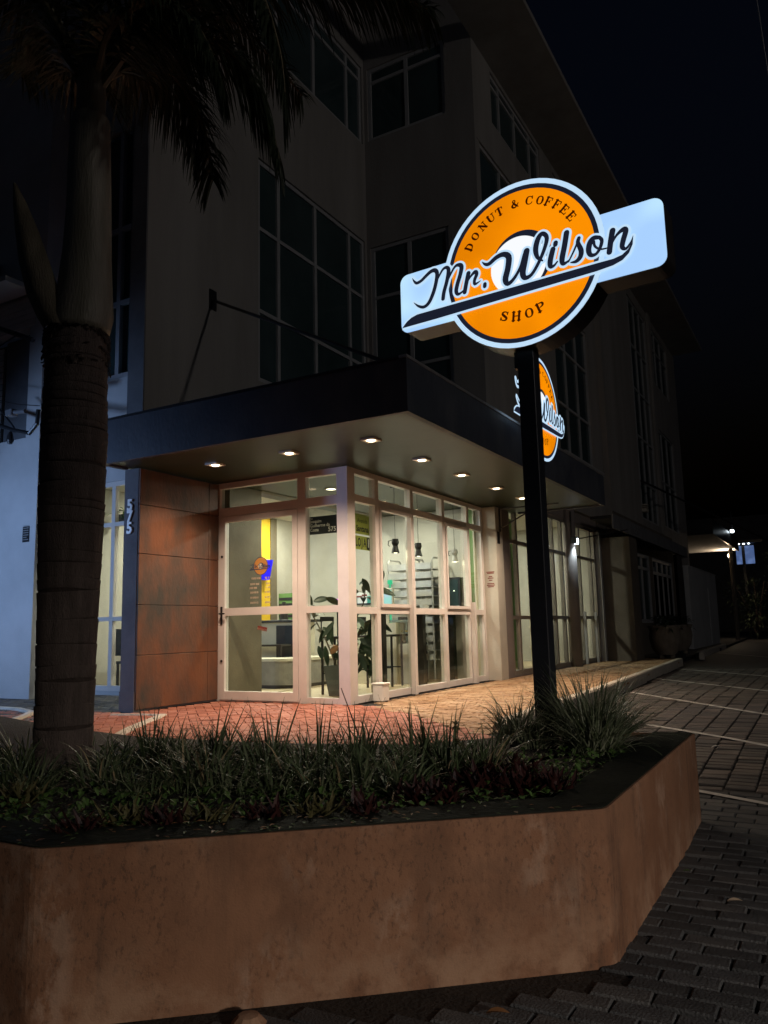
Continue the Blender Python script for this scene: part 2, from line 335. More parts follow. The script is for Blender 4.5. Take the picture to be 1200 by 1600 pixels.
# ================================================================== ground
GP = [(-400, -.42), (-3.0, -.42), (-1.7, -.35), (.2, -.22), (3.7, -.12), (12, -.10), (60, -.05), (900, -.05)]
def gz(y):
    for (a, za), (b, zb) in zip(GP, GP[1:]):
        if a <= y <= b: return za+(zb-za)*(y-a)/(b-a)
    return -.1
g = MB(); ys = [-400, -40, -12]+[-9+.5*i for i in range(50)]+[20, 40, 60, 150, 600]; xs = [-400, -60, -20, -8, 0, 3, 6, 10, 20, 60, 400]
for j in range(len(ys)-1):
    for i in range(len(xs)-1):
        g.quad((xs[i], ys[j], gz(ys[j])-.014), (xs[i+1], ys[j], gz(ys[j])-.014), (xs[i+1], ys[j+1], gz(ys[j+1])-.014), (xs[i], ys[j+1], gz(ys[j+1])-.014))
street = tag(g.build('street', F['ground']), kind='structure')
PA = (4.16, -4.74); PB = (4.14, -2.43); PC = (2.57, -6.09); PD = (-9.0, -6.14)        # planter outline, outer face
PBACK = [(3.35, -2.43), (2.95, -2.75), (2.55, -3.28), (1.6, -3.55), (.4, -3.62), (-.9, -3.35), (-2.2, -2.95), (-9.0, -2.9)]
TER = [(-9, -2.895), (-2.2, -2.945), (-.9, -3.345), (.4, -3.615), (1.6, -3.545), (2.545, -3.275), (2.94, -2.745), (2.44, -1.5), (2.30, -.9), (2.18, 3.57), (1.80, 11.0), (1.62, 12.2), (1.62, 20), (.0, 60), (-9, 60)]
t = MB(); t.prism(TER, -.7, -.014); terrace = tag(t.build('terrace', F['grout']), kind='structure')
def inpoly(x, y, P):
    c = False; n = len(P)
    for i in range(n):
        (x1, y1), (x2, y2) = P[i], P[i-1]
        if (y1 > y) != (y2 > y) and x < (x2-x1)*(y-y1)/(y2-y1)+x1: c = not c
    return c
PLAN = [PD, PC, PA, PB]+PBACK
def brick_mesh(L, W, H, b, seed):
    r = random.Random(seed); m = MB(); j = lambda: r.uniform(-.0025, .0025)
    lo = [(-L/2, -W/2, -H), (L/2, -W/2, -H), (L/2, W/2, -H), (-L/2, W/2, -H)]
    mid = [(x+j(), y+j(), -b+j()*.5) for x, y, _ in lo]; top = [(x*(1-2*b/L)+j(), y*(1-2*b/W)+j(), j()*.8) for x, y, _ in lo]
    m.add(lo+mid+top, [(0, 1, 5, 4), (1, 2, 6, 5), (2, 3, 7, 6), (3, 0, 4, 7), (4, 5, 9, 8), (5, 6, 10, 9), (6, 7, 11, 10), (7, 4, 8, 11), (8, 9, 10, 11)]); return m
def brick_field(parent, bricks, dims, mats, limit=300, vis=None):
    """bricks: (x, y, z, rot, slope, matindex). The ones that show largest become parts, the rest one joined part per colour"""
    L, W, H, b = dims; protos = [brick_mesh(L, W, H, b, 10+i) for i in range(5)]; meshes = {}
    sc = []
    for k, q in enumerate(bricks):
        px, py, d = proj(q[:3]); s = 1/(d*d)*max(.05, (CAM[2]-q[2])/max(d, .1)) if d > .5 else 0
        if not (-25 < px < 1225 and py < 1625) or d < .5 or (vis and not vis(px, py)): s = 0
        sc.append((s, k))
    sc.sort(reverse=True); single = {k for s, k in sc[:limit] if s > 0}; rest = {}
    for k, q in enumerate(bricks):
        x, y, z, rot, sl, mi = q; pi = k % 5; R = Matrix.Translation((x, y, z)) @ Matrix.Rotation(sl, 4, 'X') @ Matrix.Rotation(rot, 4, 'Z') @ Matrix.Rotation(random.gauss(0, .006), 4, 'X') @ Matrix.Rotation(random.gauss(0, .008), 4, 'Y')
        if k in single:
            if (pi, mi) not in meshes:
                me = bpy.data.meshes.new('brick'); me.from_pydata(protos[pi].v, [], protos[pi].f); me.materials.append(mats[mi]); meshes[(pi, mi)] = me
            o = bpy.data.objects.new('brick', meshes[(pi, mi)]); COL.objects.link(o); o.parent = parent; o.matrix_local = R
        else:
            m = rest.setdefault(mi, MB()); m.add([R @ Vector(v) for v in protos[pi].v], protos[pi].f)
    for mi, m in rest.items(): tag(m.build('brickwork', mats[mi], parent), kind='stuff')
sl = lambda y: math.atan((gz(y+.05)-gz(y-.05))/.1)
# near street paving, running bond along X; a strip of bare soil runs along the front of the planter
def gutter(x, y):
    def seg(a, b):
        ax, ay, bx, by = *a, *b; t = max(0, min(1, ((x-ax)*(bx-ax)+(y-ay)*(by-ay))/((bx-ax)**2+(by-ay)**2))); return math.hypot(x-ax-t*(bx-ax), y-ay-t*(by-ay))
    return min(seg(PD, PC), seg(PC, (PA[0]-.08, PA[1]-.07)))
B = []
for j in range(62):
    y = -8.0+j*.105
    if y > -1.62: break
    off = .105*(j % 2)+random.uniform(-.01, .01)
    for i in range(26):
        x = 1.6+i*.21+off
        if x > 6.4 or inpoly(x, y, [(-9, -6.02), (2.53, -5.97), (4.03, -4.69), (4.0, -2.5), (-9, -2.5)]) or inpoly(x, y, TER): continue
        if y > -2.55 and x < 3.0: continue
        if y < -4.45 and gutter(x, y) < .14+.03*math.sin(x*9): continue
        B.append((x+random.gauss(0, .002), y+random.gauss(0, .002), gz(y)+random.gauss(0, .0025), random.gauss(0, .012), sl(y), random.choice((0, 0, 1, 1, 2))))
m = MB()
for A_, B_ in ((PD, PC), (PC, PA)):
    d_ = (Vector(B_)-Vector(A_)).normalized(); n_ = Vector((d_.y, -d_.x))*.42; n1 = Vector((d_.y, -d_.x))*-.1
    m.quad((A_[0]+n_.x, A_[1]+n_.y, -.431), (B_[0]+n_.x, B_[1]+n_.y, -.431), (B_[0]+n1.x, B_[1]+n1.y, -.426), (A_[0]+n1.x, A_[1]+n1.y, -.426))
m.build('soil_strip', F['soil'], street)
brick_field(street, B, (.204, .094, .05, .006), F['brick'], 300)
# parking paving, rows stacked along Y
B = []
for i in range(22):
    x = 1.95+i*.212
    for j in range(112):
        y = -1.56+j*.105+(.0525 if i % 2 else 0)
        if inpoly(x, y, TER) or inpoly(x-.1, y, TER) or inpoly(x, y, PLAN) or y > 10: continue
        B.append((x, y+random.gauss(0, .003), gz(y)+random.gauss(0, .003), random.gauss(0, .012), sl(y), random.choice((0, 0, 1, 1, 2))))
brick_field(street, B, (.200, .088, .05, .007), F['park'], 0)
# terrace: red herringbone by the door, sand coloured pavers along the shop windows
B = []; ca = math.cos(math.pi/4); L = .205
def side(x, y):
    pts = [(.25, .2), (.718, -.452), (1.25, -.74), (1.795, -1.288), (2.548, -1.926), (2.9, -2.6)]
    for (xa, ya), (xb, yb) in zip(pts, pts[1:]):
        if xa <= x <= xb: return y < ya+(yb-ya)*(x-xa)/(xb-xa)
    return x < .25
seen = set()
for a in range(-60, 60):
    for b in range(-60, 60):
        # herringbone cell pairs on a 0.1 lattice
        for ex, ey, rot in ((0, 0, 0), (1, 0, 1)):
            u = (a*2+b*1)*.1025*1.0; v = (b)*.1025
            if rot == 0: cu, cv = (a*4+b)*.1025+.1025, b*.1025+.05125
            else: cu, cv = (a*4+b)*.1025+.1025*2+.05125, b*.1025+.1025-.1025
            x = (cu*ca-cv*ca); y = (cu*ca+cv*ca)-2.0
            if not (-6 < x < 3.0 and -3.6 < y < -.06) or not inpoly(x, y, TER) or inpoly(x, y, PLAN): continue
            if x < -1.9 and y > -1.5: continue
            if not side(x, y): continue
            B.append((x, y, random.gauss(0, .002), math.pi/4+(math.pi/2 if rot else 0)+random.gauss(0, .01), 0, random.choice((0, 0, 1, 2))))
brick_field(terrace, B, (.200, .097, .03, .005), F['red'], 300, lambda px, py: py < 1215 and px > 200)
B = []
for j in range(150):
    y = -2.6+j*.105
    for i in range(30):
        x = -1.0+i*.21+(.105 if j % 2 else 0)
        if side(x, y) or not inpoly(x, y, TER) or inpoly(x, y, PLAN) or (x < .10 and y > .0) or y > 12 or x < .05: continue
        B.append((x, y, random.gauss(0, .002), random.gauss(0, .01), 0, random.choice((0, 0, 1, 2))))
brick_field(terrace, B, (.200, .097, .03, .005), F['yel'], 120, lambda px, py: py < 1150)
# left court in front of the left windows: dark pavers
B = []
for j in range(40):
    y = -2.85+j*.105
    for i in range(24):
        x = -6.9+i*.21+(.105 if j % 2 else 0)
        if y > (.25 if x > -5 else -.55) or x > -2.25: continue
        B.append((x, y, random.gauss(0, .002), 0, 0, random.choice((0, 1))))
brick_field(terrace, B, (.200, .097, .03, .005), F['park'], 0)
def strip(mb, pts, w0, h0, h1, zf):     # swept kerb of rectangular section with a rounded top edge
    n = len(pts); vs = []; fs = []
    prof = [(-.5, h0), (-.5, h1-.02), (-.36, h1), (.36, h1), (.5, h1-.02), (.5, h0)]
    for i, p in enumerate(pts):
        a = Vector(pts[max(i-1, 0)]); b2 = Vector(pts[min(i+1, n-1)]); d = (b2-a).normalized(); nn = Vector((-d.y, d.x))
        for u, z in prof: vs.append((p[0]+nn.x*u*w0, p[1]+nn.y*u*w0, z+zf))
    k = len(prof)
    for i in range(n-1):
        for q in range(k): fs.append((i*k+q, i*k+(q+1) % k, (i+1)*k+(q+1) % k, (i+1)*k+q))
    fs += [tuple(range(k)), tuple((n-1)*k+q for q in range(k))[::-1]]; mb.add(vs, fs)
def kerb(pts, label, w0=.13, h0=-.4, h1=.05):
    m = MB(); strip(m, pts, w0, h0, h1, 0); o = m.build('kerb', F['kerb'], loc=(*pts[0], 0)); return tag(o, label, 'kerb')
kerb([(2.47, -1.56), (2.43, -1.42), (2.37, -1.1), (2.33, -.5), (2.28, 1), (2.22, 3), (2.12, 5), (1.99, 8), (1.86, 10.3), (1.84, 11.0)], 'long pale concrete kerb curving from the planter along the parking bays')
kerb([(1.9, 13.9), (1.75, 14.3), (1.7, 15), (1.6, 18), (1.5, 22)], 'far pale kerb beside the last parking bay and the white wall', h1=.06)
kerb([(-.15, -3.45), (-.75, -2.6), (-1.1, -2.0), (-1.34, -1.6)], 'pale kerb edge slanting from the palm trunk to the rusty wall', .09, -.2, .02)
kerb([(-1.95, -1.75), (-1.6, -1.65), (-1.3, -1.62)], 'short pale kerb at the foot of the number column', .07, -.2, .014)
kerb([(-2.35, -2.8), (-2.7, -2.3), (-3.05, -1.92), (-3.6, -1.7), (-5.2, -1.6)], 'pale curved kerb left of the palm trunk', .09, -.2, .03)
def bay(a, b, wd, label):
    m = MB(); A = Vector(a); Bv = Vector(b); n = 10; d = (Bv-A).normalized(); nn = Vector((-d.y, d.x))*wd/2; z = lambda p: gz(p.y)+.006
    for i in range(n):
        p = A.lerp(Bv, i/n); q = A.lerp(Bv, (i+1)/n)
        m.add([(p.x-nn.x, p.y-nn.y, z(p)), (q.x-nn.x, q.y-nn.y, z(q)), (q.x+nn.x, q.y+nn.y, z(q)), (p.x+nn.x, p.y+nn.y, z(p))], [(0, 1, 2, 3)])
    o = m.build('bay_line', F['line'], street)
def onground(x, y):
    z = -.2
    for _ in range(30): p = onz(x, y, z); z = .5*z+.5*gz(p[1])
    return p[:2]
for a, b, wd in (((1088, 1236), (1235, 1264), .07), ((1012, 1133), (1235, 1173), .075), ((968, 1080), (1235, 1123), .075), ((1018, 1060), (1235, 1084), .08), ((1054, 1045), (1235, 1060), .08), ((1104, 1019), (1235, 1030), .09)):
    bay(onground(*a), onground(*b), wd, '')
# ================================================================== building
bld = thing('office_building', (-1.0, 4.5, 0), 'large stuccoed corner office building with dark windows above the lit shop', 'building')
S = MB()
ZT = 2.808
wall(S, XF(-1.95), .70, 3.97, 3.31, 13.6, [(.78, 3.90, 4.45, 7.95), (.78, 3.90, 9.90, 11.50)])
wall(S, YF(3.97), -1.95, .27, 3.31, 13.6, [(-1.88, -.29, 4.45, 7.83), (-1.88, -.26, 9.97, 11.47)])
S.box(-2.17, -1.93, -1.40, .699, 3.31, 13.6)
RH = [(4.05, 7.7, 6.6, 9.36), (4.85, 7.7, 10.1, 11.16), (8.05, 10.72, 4.48, 7.9), (8.6, 10.9, 9.0, 11.1), (15.45, 18.6, 3.9, 10.9), (19.3, 22.4, 4.0, 7.4), (19.3, 22.4, 9.0, 11.0)]
wall(S, XF(.28), 3.968, 24.1, 3.31, 11.25, RH, .25)
S.box(.03, .279, 23.9, 24.1, 0, 3.31)
S.box(.282, 1.37, 1.5, 23.9, 11.25, 11.36)                       # eave slab
S.box(-12, .279, 4.3, 24.1, 11.3, 12.2)                          # roof
S.box(.283, .42, 11.6, 15.2, 3.35, 11.245)                       # broad pilaster
S.box(.283, .36, 18.75, 19.15, 3.35, 11.245)
S.build('wall', F['wall'], bld)
S = MB()
wall(S, YF(.35), -5.1, -2.2, -.02, 13.6, [(-5.02, -2.3, .05, 3.18), (-4.9, -2.45, 4.80, 9.1)], .2)
S.box(-5.3, -5.1, -.45, .349, -.02, 13.6)                         # return of the left wing
wall(S, YF(-.45), -12, -5.3, -.02, 13.6, [(-7.6, -5.42, 3.85, 5.60)], .2)
S.box(-7.7, -5.35, .2, .25, 3.7, 5.7)
S.build('wall', F['wallblue'], bld)
S = MB(); S.box(-2.2, -1.975, -1.42, -.02, 0.0, ZT-.01); S.box(-2.2, -2.172, -1.42, .35, 3.312, 13.6); S.box(-2.172, -1.93, -1.424, -1.402, 3.312, 13.6)
S.box(-2.206, -1.969, -1.426, -1.2, -.05, .22)
S.build('column', F['wallcol'], bld)
# canopy
S = MB(); S.box(-2.19, 1.80, -1.79, 5.19, ZT+.012, ZT+.10); can = S.build('canopy', F['soffit'], bld)
S = MB(); S.box(-2.2, 1.813, -1.81, -1.75, ZT-.012, 3.30); S.box(1.752, 1.813, -1.75, 5.21, ZT-.012, 3.30); S.box(-2.2, -2.14, -1.75, -1.43, ZT-.012, 3.30)
S.box(-2.1, 1.75, -1.74, 5.2, 3.18, 3.27); S.box(.3, 1.752, 5.15, 5.21, ZT-.012, 3.3)
S.build('fascia', F['fascia'], can)
S = MB(); S.box(1.74, 1.822, -1.82, 5.22, 3.302, 3.33); S.build('flashing', F['flash'], can)
S = MB(); S.box(-2.21, 1.738, -1.82, -1.74, 3.302, 3.325); S.build('flashing', F['black'], can)
# rusted panels
zj = [0.02, .626, 1.198, 1.79, 2.368, ZT-.012]
for a, b in zip(zj, zj[1:]):
    for y0, y1 in ((-1.414, -.243), (-.237, -.05)):
        m = MB(); m.bbox(-1.972+random.uniform(0, .003), -1.948+random.uniform(-.002, .002), y0, y1, a+.003, b-.003, .003); m.build('panel', F['corten'], bld)
# storefront frame ---------------------------------------------------
fr = MB(); YD0, YD1 = -.045, .045
def yb(x0, x1, z0, z1, d=0): fr.box(x0, x1, YD0+d, YD1-d, z0, z1)
def xb(y0, y1, z0, z1, d=0): fr.box(YD0+d, YD1-d, y0, y1, z0, z1)
yb(-2.0, -1.93, 0, ZT); yb(-.685, -.565, 0, ZT)
for x0, x1 in ((-1.93, -.685), (-.565, -.104)):
    yb(x0, x1, 2.735, ZT, .002); yb(x0, x1, 2.362, 2.474, .002)
yb(-.565, -.104, 1.069, 1.15, .002); yb(-.565, -.104, .005, .07, .002); yb(-1.93, -.685, .002, .02, .01)
fr.box(-.104, .048, -.048, .122, 0, ZT)
MU = [.658, 1.623, 2.624, 3.53, 4.09]; E = .045; prev = .122
for k, y in enumerate(MU):
    xb(y-E, y+E, 0, ZT, 0)
    for z0, z1 in ((2.745, ZT), (2.405, 2.49), (1.046, 1.127), (.004, .085)): xb(prev, y-E, z0, z1, .002)
    prev = y+E
for y in (1.50, 3.545): fr.box(.052, .115, y-.035, y+.035, 0, 1.235)
sf = fr.build('storefront_frame', F['frame'], bld)
def pane(x0, x1, y0, y1, z0, z1, par): m = MB(); m.box(x0, x1, y0, y1, z0, z1); return m.build('pane', F['pane'], par)
pane(-1.93, -.685, -.004, .004, 2.474, 2.735, sf); pane(-.565, -.104, -.004, .004, 2.474, 2.735, sf)
pane(-.565, -.104, -.004, .004, 1.15, 2.362, sf); pane(-.565, -.104, -.004, .004, .07, 1.069, sf)
prev = .122
for k, y in enumerate(MU):
    pane(-.004, .004, prev, y-E, 2.49, 2.745, sf); pane(-.004, .004, prev, y-E, .085, 1.046, sf); pane(-.004, .004, prev, y-E, 1.127, 2.405, sf)
    if k in (1, 3):
        m = MB(); a, b = prev+.002, y-E-.002
        for q in ((a, b, 2.36, 2.403), (a, b, 1.129, 1.172), (a, a+.04, 1.172, 2.36), (b-.04, b, 1.172, 2.36)): m.box(.006, .066, q[0], q[1], q[2], q[3])
        m.build('sash', F['frame'], sf)
    prev = y+E
# door
d = MB()
for q in ((-1.925, -1.842, .022, 2.357), (-.766, -.69, .022, 2.357)): d.box(q[0], q[1], -.05, .03, q[2], q[3])
for q in ((2.283, 2.357), (1.072, 1.168), (.022, .124)): d.box(-1.842, -.766, -.048, .028, q[0], q[1])
door = d.build('door', F['frame'], bld)
pane(-1.842, -.766, -.014, -.006, 1.168, 2.283, door); pane(-1.842, -.766, -.014, -.006, .124, 1.072, door)
h = MB(); h.box(-1.905, -1.872, -.062, -.05, .96, 1.19, b=.003); h.tube([(-1.888, -.06, 1.10), (-1.888, -.10, 1.10), (-1.80, -.105, 1.10)], .010, 8); h.build('handle', F['black'], door)
for z in (1.835, .50): h = MB(); h.tube([(-1.885, -.062, z), (-1.885, -.049, z)], .016, 10); h.build('lock', F['black'], door)
# right pillar, bay two, block and far shop ---------------------------
S = MB(); S.box(-.06, .27, 4.14, 4.45, 0, ZT); S.build('pillar', F['inwall'], bld)
S = MB(); wall(S, XF(.2), 4.451, 10.8, 0, 3.309, [(4.92, 10.62, .03, 3.05)], .2); S.build('wall', F['wallgrey'], bld)
S = MB(); S.box(.25, .95, 10.81, 11.62, 0, 2.86); S.box(.03, .24, 10.81, 11.6, 0, 3.3); S.build('wall', F['block'], bld)
vx = [onx(px, 900, .2)[1] for px in (811, 833, 858, 868)]+[8.05, 8.62]+[onx(px, 900, .2)[1] for px in (909, 926)]
window(bld, XF(.2), 4.92, 10.62, .03, 3.05, vx, [1.0, 2.32], F['frame_bay'], F['pane'], .06, .075, 'shopfront')
m = MB(); m.tube([(.27, 8.33, 0), (.27, 8.33, 3.3)], .13, 20); m.build('round_column', F['wallgrey'], bld, True)
for px in (917, 934):
    y = onx(px, 1000, .26)[1]; m = MB(); m.box(.225, .275, y-.03, y+.03, 0, 1.12); m.build('post', F['frame_dim'], bld)
m = MB(); m.box(.20, .30, 10.63, 10.78, .0, 3.0); m.build('downpipe', F['frame_dim'], bld)
# far shop under its awning
S = MB(); wall(S, XF(.45), 11.63, 19.6, 0, 3.6, [(11.9, 15.6, .85, 2.75), (16.0, 19.2, .05, 2.75)], .2); S.build('wall', F['block'], bld)
window(bld, XF(.45), 11.9, 15.6, .85, 2.75, [12.8, 13.7, 14.6], [2.35], F['frame_dim'], F['darkpane'], .06, .10)
window(bld, XF(.45), 16.0, 19.2, .05, 2.75, [16.8, 17.6, 18.4], [2.3, 1.0], F['frame_dim'], F['darkpane'], .06, .10)
S = MB(); S.box(.46, .94, 9.35, 19.1, 3.13, 3.2); aw = S.build('awning', F['black'], bld)
for i in range(6):
    y0 = 9.3+i*1.635; m = MB(); m.bbox(.93, .97, y0+.012, y0+1.62, 2.905, 3.225, .006); m.build('panel', F['wallcol'], aw)
for k_, ch_ in enumerate('café'): m = MB(); add_text(m, ch_, .26, (.974, 11.42+k_*.15, 3.06), (0, 1, 0), (0, 0, 1)); m.build('letter', F['flash'], aw)
S = MB(); S.box(.80, .95, 19.12, 25.7, -.1, 2.62); S.box(.78, .97, 19.11, 25.72, 2.621, 2.66); S.box(.951, .97, 23.3, 24.4, 0, 2.05)
o = S.build('boundary_wall', F['wallblue'], loc=(.75, 22, 0)); tag(o, 'pale low wall with a flush gate beyond the far planted tubs', 'wall')
# upper windows -------------------------------------------------------
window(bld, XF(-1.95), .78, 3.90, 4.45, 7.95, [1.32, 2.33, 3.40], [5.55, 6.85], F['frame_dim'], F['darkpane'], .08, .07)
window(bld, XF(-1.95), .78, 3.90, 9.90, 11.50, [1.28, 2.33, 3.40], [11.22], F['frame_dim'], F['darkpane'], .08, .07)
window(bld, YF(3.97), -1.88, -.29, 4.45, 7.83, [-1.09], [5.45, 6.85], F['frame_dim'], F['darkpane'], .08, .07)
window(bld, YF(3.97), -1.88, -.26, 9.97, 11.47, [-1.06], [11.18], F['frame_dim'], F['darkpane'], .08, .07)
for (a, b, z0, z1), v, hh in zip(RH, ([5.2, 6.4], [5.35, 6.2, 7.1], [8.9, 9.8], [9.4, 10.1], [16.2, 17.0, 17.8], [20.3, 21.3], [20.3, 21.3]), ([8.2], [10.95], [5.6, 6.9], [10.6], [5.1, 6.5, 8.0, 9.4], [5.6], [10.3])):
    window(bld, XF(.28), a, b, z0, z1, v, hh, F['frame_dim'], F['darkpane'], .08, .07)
m = MB(); m.box(.283, .40, 8.0, 11.2, 4.40, 4.478); m.build('sill', F['frame_dim'], bld)
window(bld, YF(.35), -4.9, -2.45, 4.80, 9.1, [-4.42, -3.6, -3.05], [6.05, 7.3], F['frame_dim'], F['pane'], .06, .08, curtain=F['curtain'])
S = MB(); S.box(-4.95, -2.4, .75, .8, 4.6, 9.2); S.build('blind', F['shelfblk'], bld)
window(bld, YF(.35), -5.02, -2.3, .05, 3.18, [-4.40, -3.6, -3.0], [1.10, 2.52], F['frame'], F['pane'], .06, .075)
# left wing: recess, slatted lintel, shutter
for i in range(5): m = MB(); m.box(-7.7, -5.30, -.475+.004*i, -.452, 5.62+i*.10, 5.712+i*.10); m.build('slat', F['wallblue'], bld)
S = MB(); S.box(-7.55, -6.35, -.20, -.17, 3.9, 5.55); sh = S.build('shutter', F['shelfblk'], bld)
for i in range(16): m = MB(); m.box(-7.5, -6.40, -.215, -.201, 3.93+i*.10, 4.015+i*.10); m.build('slat', F['wallblue'], sh)
S = MB(); S.box(-6.3, -5.47, -.22, .0, 3.86, 5.59); S.build('panel', F['wallcol'], bld)
# awning stays and brackets
m = MB(); A = Vector((-1.93, -.23, 5.30)); Bq = Vector((1.50, -1.70, 3.36)); m.tube([A, Bq], .02, 10); st = m.build('canopy_stay', F['black'], bld)
m = MB(); m.bbox(-1.928, -1.912, -.30, -.16, 5.16, 5.44, .004); m.build('wall_plate', F['black'], st)
m = MB(); m.tube([(.40, 15.5, 4.95), (3.0, 27, 3.9)], .03, 6); m.build('canopy_stay', F['black'], bld)
m = MB(); m.box(.30, .55, 15.2, 15.5, 4.0, 4.1); m.box(.30, .55, 15.2, 15.5, 4.13, 4.16); m.box(.30, .55, 15.2, 15.5, 4.19, 4.22); m.build('ledge', F['kerb'], bld)
m = MB(); m.tube([(.28, 4.3, 2.78), (1.3, 4.3, 2.78)], .012, 6); m.tube([(.28, 4.3, 2.45), (.9, 4.3, 2.74)], .012, 6); m.tube([(.29, 4.3, 2.40), (.29, 4.3, 2.80)], .014, 6); m.build('bracket', F['black'], bld)
m = MB(); m.tube([(.36, 8.25, 2.60), (1.1, 10.0, 2.92)], .014, 6); m.build('rod', F['black'], bld)
# sign plates inside the corner glass
def plate(par, mapf, a0, a1, z0, z1, mt, d=-.02): m = MB(); mbox(m, mapf, a0, a1, z0, z1, d, d+.006); return m.build('sign_plate', mt, par)
xa, xz = ony(482.5, 820, .055)[0], ony(527, 820, .055)[0]; q = [ony(505, v, .055)[2] for v in (806, 834)]
p = plate(sf, YF(.055), xa-.03, xz+.03, q[1], q[0], F['sgnblack'], 0); hh = q[0]-q[1]; m = MB()
for i, tx in enumerate(('Rua', 'Joaquim', 'Guilherme da', 'Costa')): m = MB(); add_text(m, tx, hh*(.12 if i == 0 else .25), (xa+.02, .0535, q[0]-hh*(.10, .27, .51, .75)[i]), (1, 0, 0), (0, 0, 1), 'LEFT', .0008, sx=.95); m.build('lettering', F['sgntext'], p)
m = MB(); add_text(m, '575', hh*.36, (xz-.015, .0535, q[1]+hh*.22), (1, 0, 0), (0, 0, 1), 'RIGHT', .0012); m.build('lettering', F['sgntext'], p)
ya, yz = onx(554.5, 830, -.058)[1], onx(577.5, 830, -.058)[1]; W_ = yz-ya; zq = [onx(566, v, -.058)[2] for v in (804, 835, 838, 859)]
p = plate(sf, XF(-.058), ya-.05, yz+.03, zq[1], zq[0], F['sgnolive'], 0); hh = zq[0]-zq[1]
m = MB(); add_text(m, 'Avenida', hh*.30, (-.0565, ya+W_*.5, zq[0]-hh*.33), (0, 1, 0), (0, 0, 1)); m.build('lettering', F['sgnblack'], p); m = MB(); add_text(m, 'Santana', hh*.42, (-.0565, ya+W_*.49, zq[1]+hh*.26), (0, 1, 0), (0, 0, 1), bold=.003, sx=.9); m.build('lettering', F['sgnblack'], p)
p = plate(sf, XF(-.058), ya-.05, yz+.03, zq[3], zq[2], F['sgnolive'], 0); hh = zq[2]-zq[3]; zc = (zq[2]+zq[3])/2
for k_, ch_ in enumerate('LOJA'): m = MB(); add_text(m, ch_, hh*.86, (-.0565, ya+W_*(.09+.185*k_), zc), (0, 1, 0), (0, 0, 1), bold=.004, sx=.66); m.build('letter', F['sgnblack'], p)
mm = MB(); mm.quad((-.0562, ya+W_*.78, zq[3]+.01), (-.0562, yz+.01, zq[3]+.01), (-.0562, yz+.01, zq[2]-.01), (-.0562, ya+W_*.78, zq[2]-.01)); mm.build('number_patch', F['sgnblack'], p)
m = MB(); add_text(m, '1', hh*.86, (-.0552, ya+W_*.89, zc), (0, 1, 0), (0, 0, 1), bold=.004); m.build('numeral', F['sgntext'], p)
for i, ch in enumerate('575'):
    m = MB(); vs, fs = text_mesh(ch, .185, bold=.006); z = 2.36-.135*i
    n0 = len(vs); m.add([(-2.093+q[0], -1.44, z+q[1]) for q in vs]+[(-2.093+q[0], -1.428, z+q[1]) for q in vs], fs+[tuple(k+n0 for k in f[::-1]) for f in fs])
    o = m.build('house_numeral', F['white'], bld)
m = MB(); m.box(.2705, .274, 4.2, 4.32, 2.2, 2.4); m.build('notice', F['sgnblack'], bld)
m = MB()
for zz, ww in ((1.735, .07), (1.715, .06), (1.66, .03), (1.635, .05), (1.60, .03), (1.545, .06), (1.52, .07), (1.495, .05)): m.box(.15-ww, .15+ww, 4.1375, 4.1395, zz-.007, zz+.007)
m.build('notice', F['sticker'], bld)
# ================================================================== interior (room A by the glass, room B behind)
room = bld
S = MB(); S.box(-1.95, -.05, .05, 4.05, -.03, .004); S.box(-5.1, -1.951, .36, 6.6, -.03, .004); fl = S.build('floor', F['grout'], room)
for i in range(30):
    y = .07+i*.133
    for k, (x0, x1) in enumerate(((-1.94, -1.0), (-.995, -.055)) if i % 2 else ((-1.94, -1.45), (-1.445, -.5), (-.495, -.055))):
        m = MB(); m.bbox(x0, x1, y, y+.13, .004, .012, .002); m.build('plank', F['plank'], fl)
m = MB()
for i in range(46):
    y = .40+i*.133
    for x0 in (-5.08, -4.0, -3.0): m.box(x0, x0+.995, y, y+.13, .0042, .011+random.uniform(0, .001))
tag(m.build('planking', F['plank'], fl), kind='stuff')
S = MB(); S.box(-1.80, .02, 4.05, 4.13, 0, ZT); S.box(-5.3, -1.8, 6.55, 6.7, 0, 3.3); S.box(-5.28, -5.08, .56, 6.55, 0, 3.3); S.box(-1.95, -1.80, 4.05, 6.55, 0, 3.3); S.build('wall', F['inwall'], room)
S = MB(); S.box(-1.95+.002, -1.85, .05, .72, 0, ZT); S.box(-2.17, -1.951, .05, .72, 0, 3.2); S.build('wall', F['inwallb'], room)
S = MB(); S.box(-5.1, -1.82, .56, 6.56, 3.2, 3.3); S.box(-5.1, -1.955, .36, .56, 3.2, 3.3); S.build('ceiling', F['inceil'], room)
S = MB(); S.box(-1.955, -1.83, .72, 4.05, ZT+.003, 3.2); S.build('beam', F['inwallb'], room)
m = MB(); y0 = onx(400, 900, -5.07)[1]; y1 = onx(421, 900, -5.07)[1]; y2 = onx(431, 900, -5.07)[1]
m.box(-5.079, -5.05, y0, y1, .95, 3.19); m.build('yellow_panel', F['yellow'], room)
m = MB(); m.box(-5.079, -5.04, y1+.01, y2, .95, 3.19); m.box(-5.079, -5.04, y0-2.2, y0-.01, 0, 3.19); m.build('wood_panel', F['inwallb'], room)
m = MB(); m.box(-.24, -.075, 4.02, 4.049, .1, ZT-.02); m.build('green_panel', F['green'], room)
m = MB(); m.box(-.07, -.046, 3.98, 4.049, 0, ZT-.02); m.build('post', F['cream'], room)
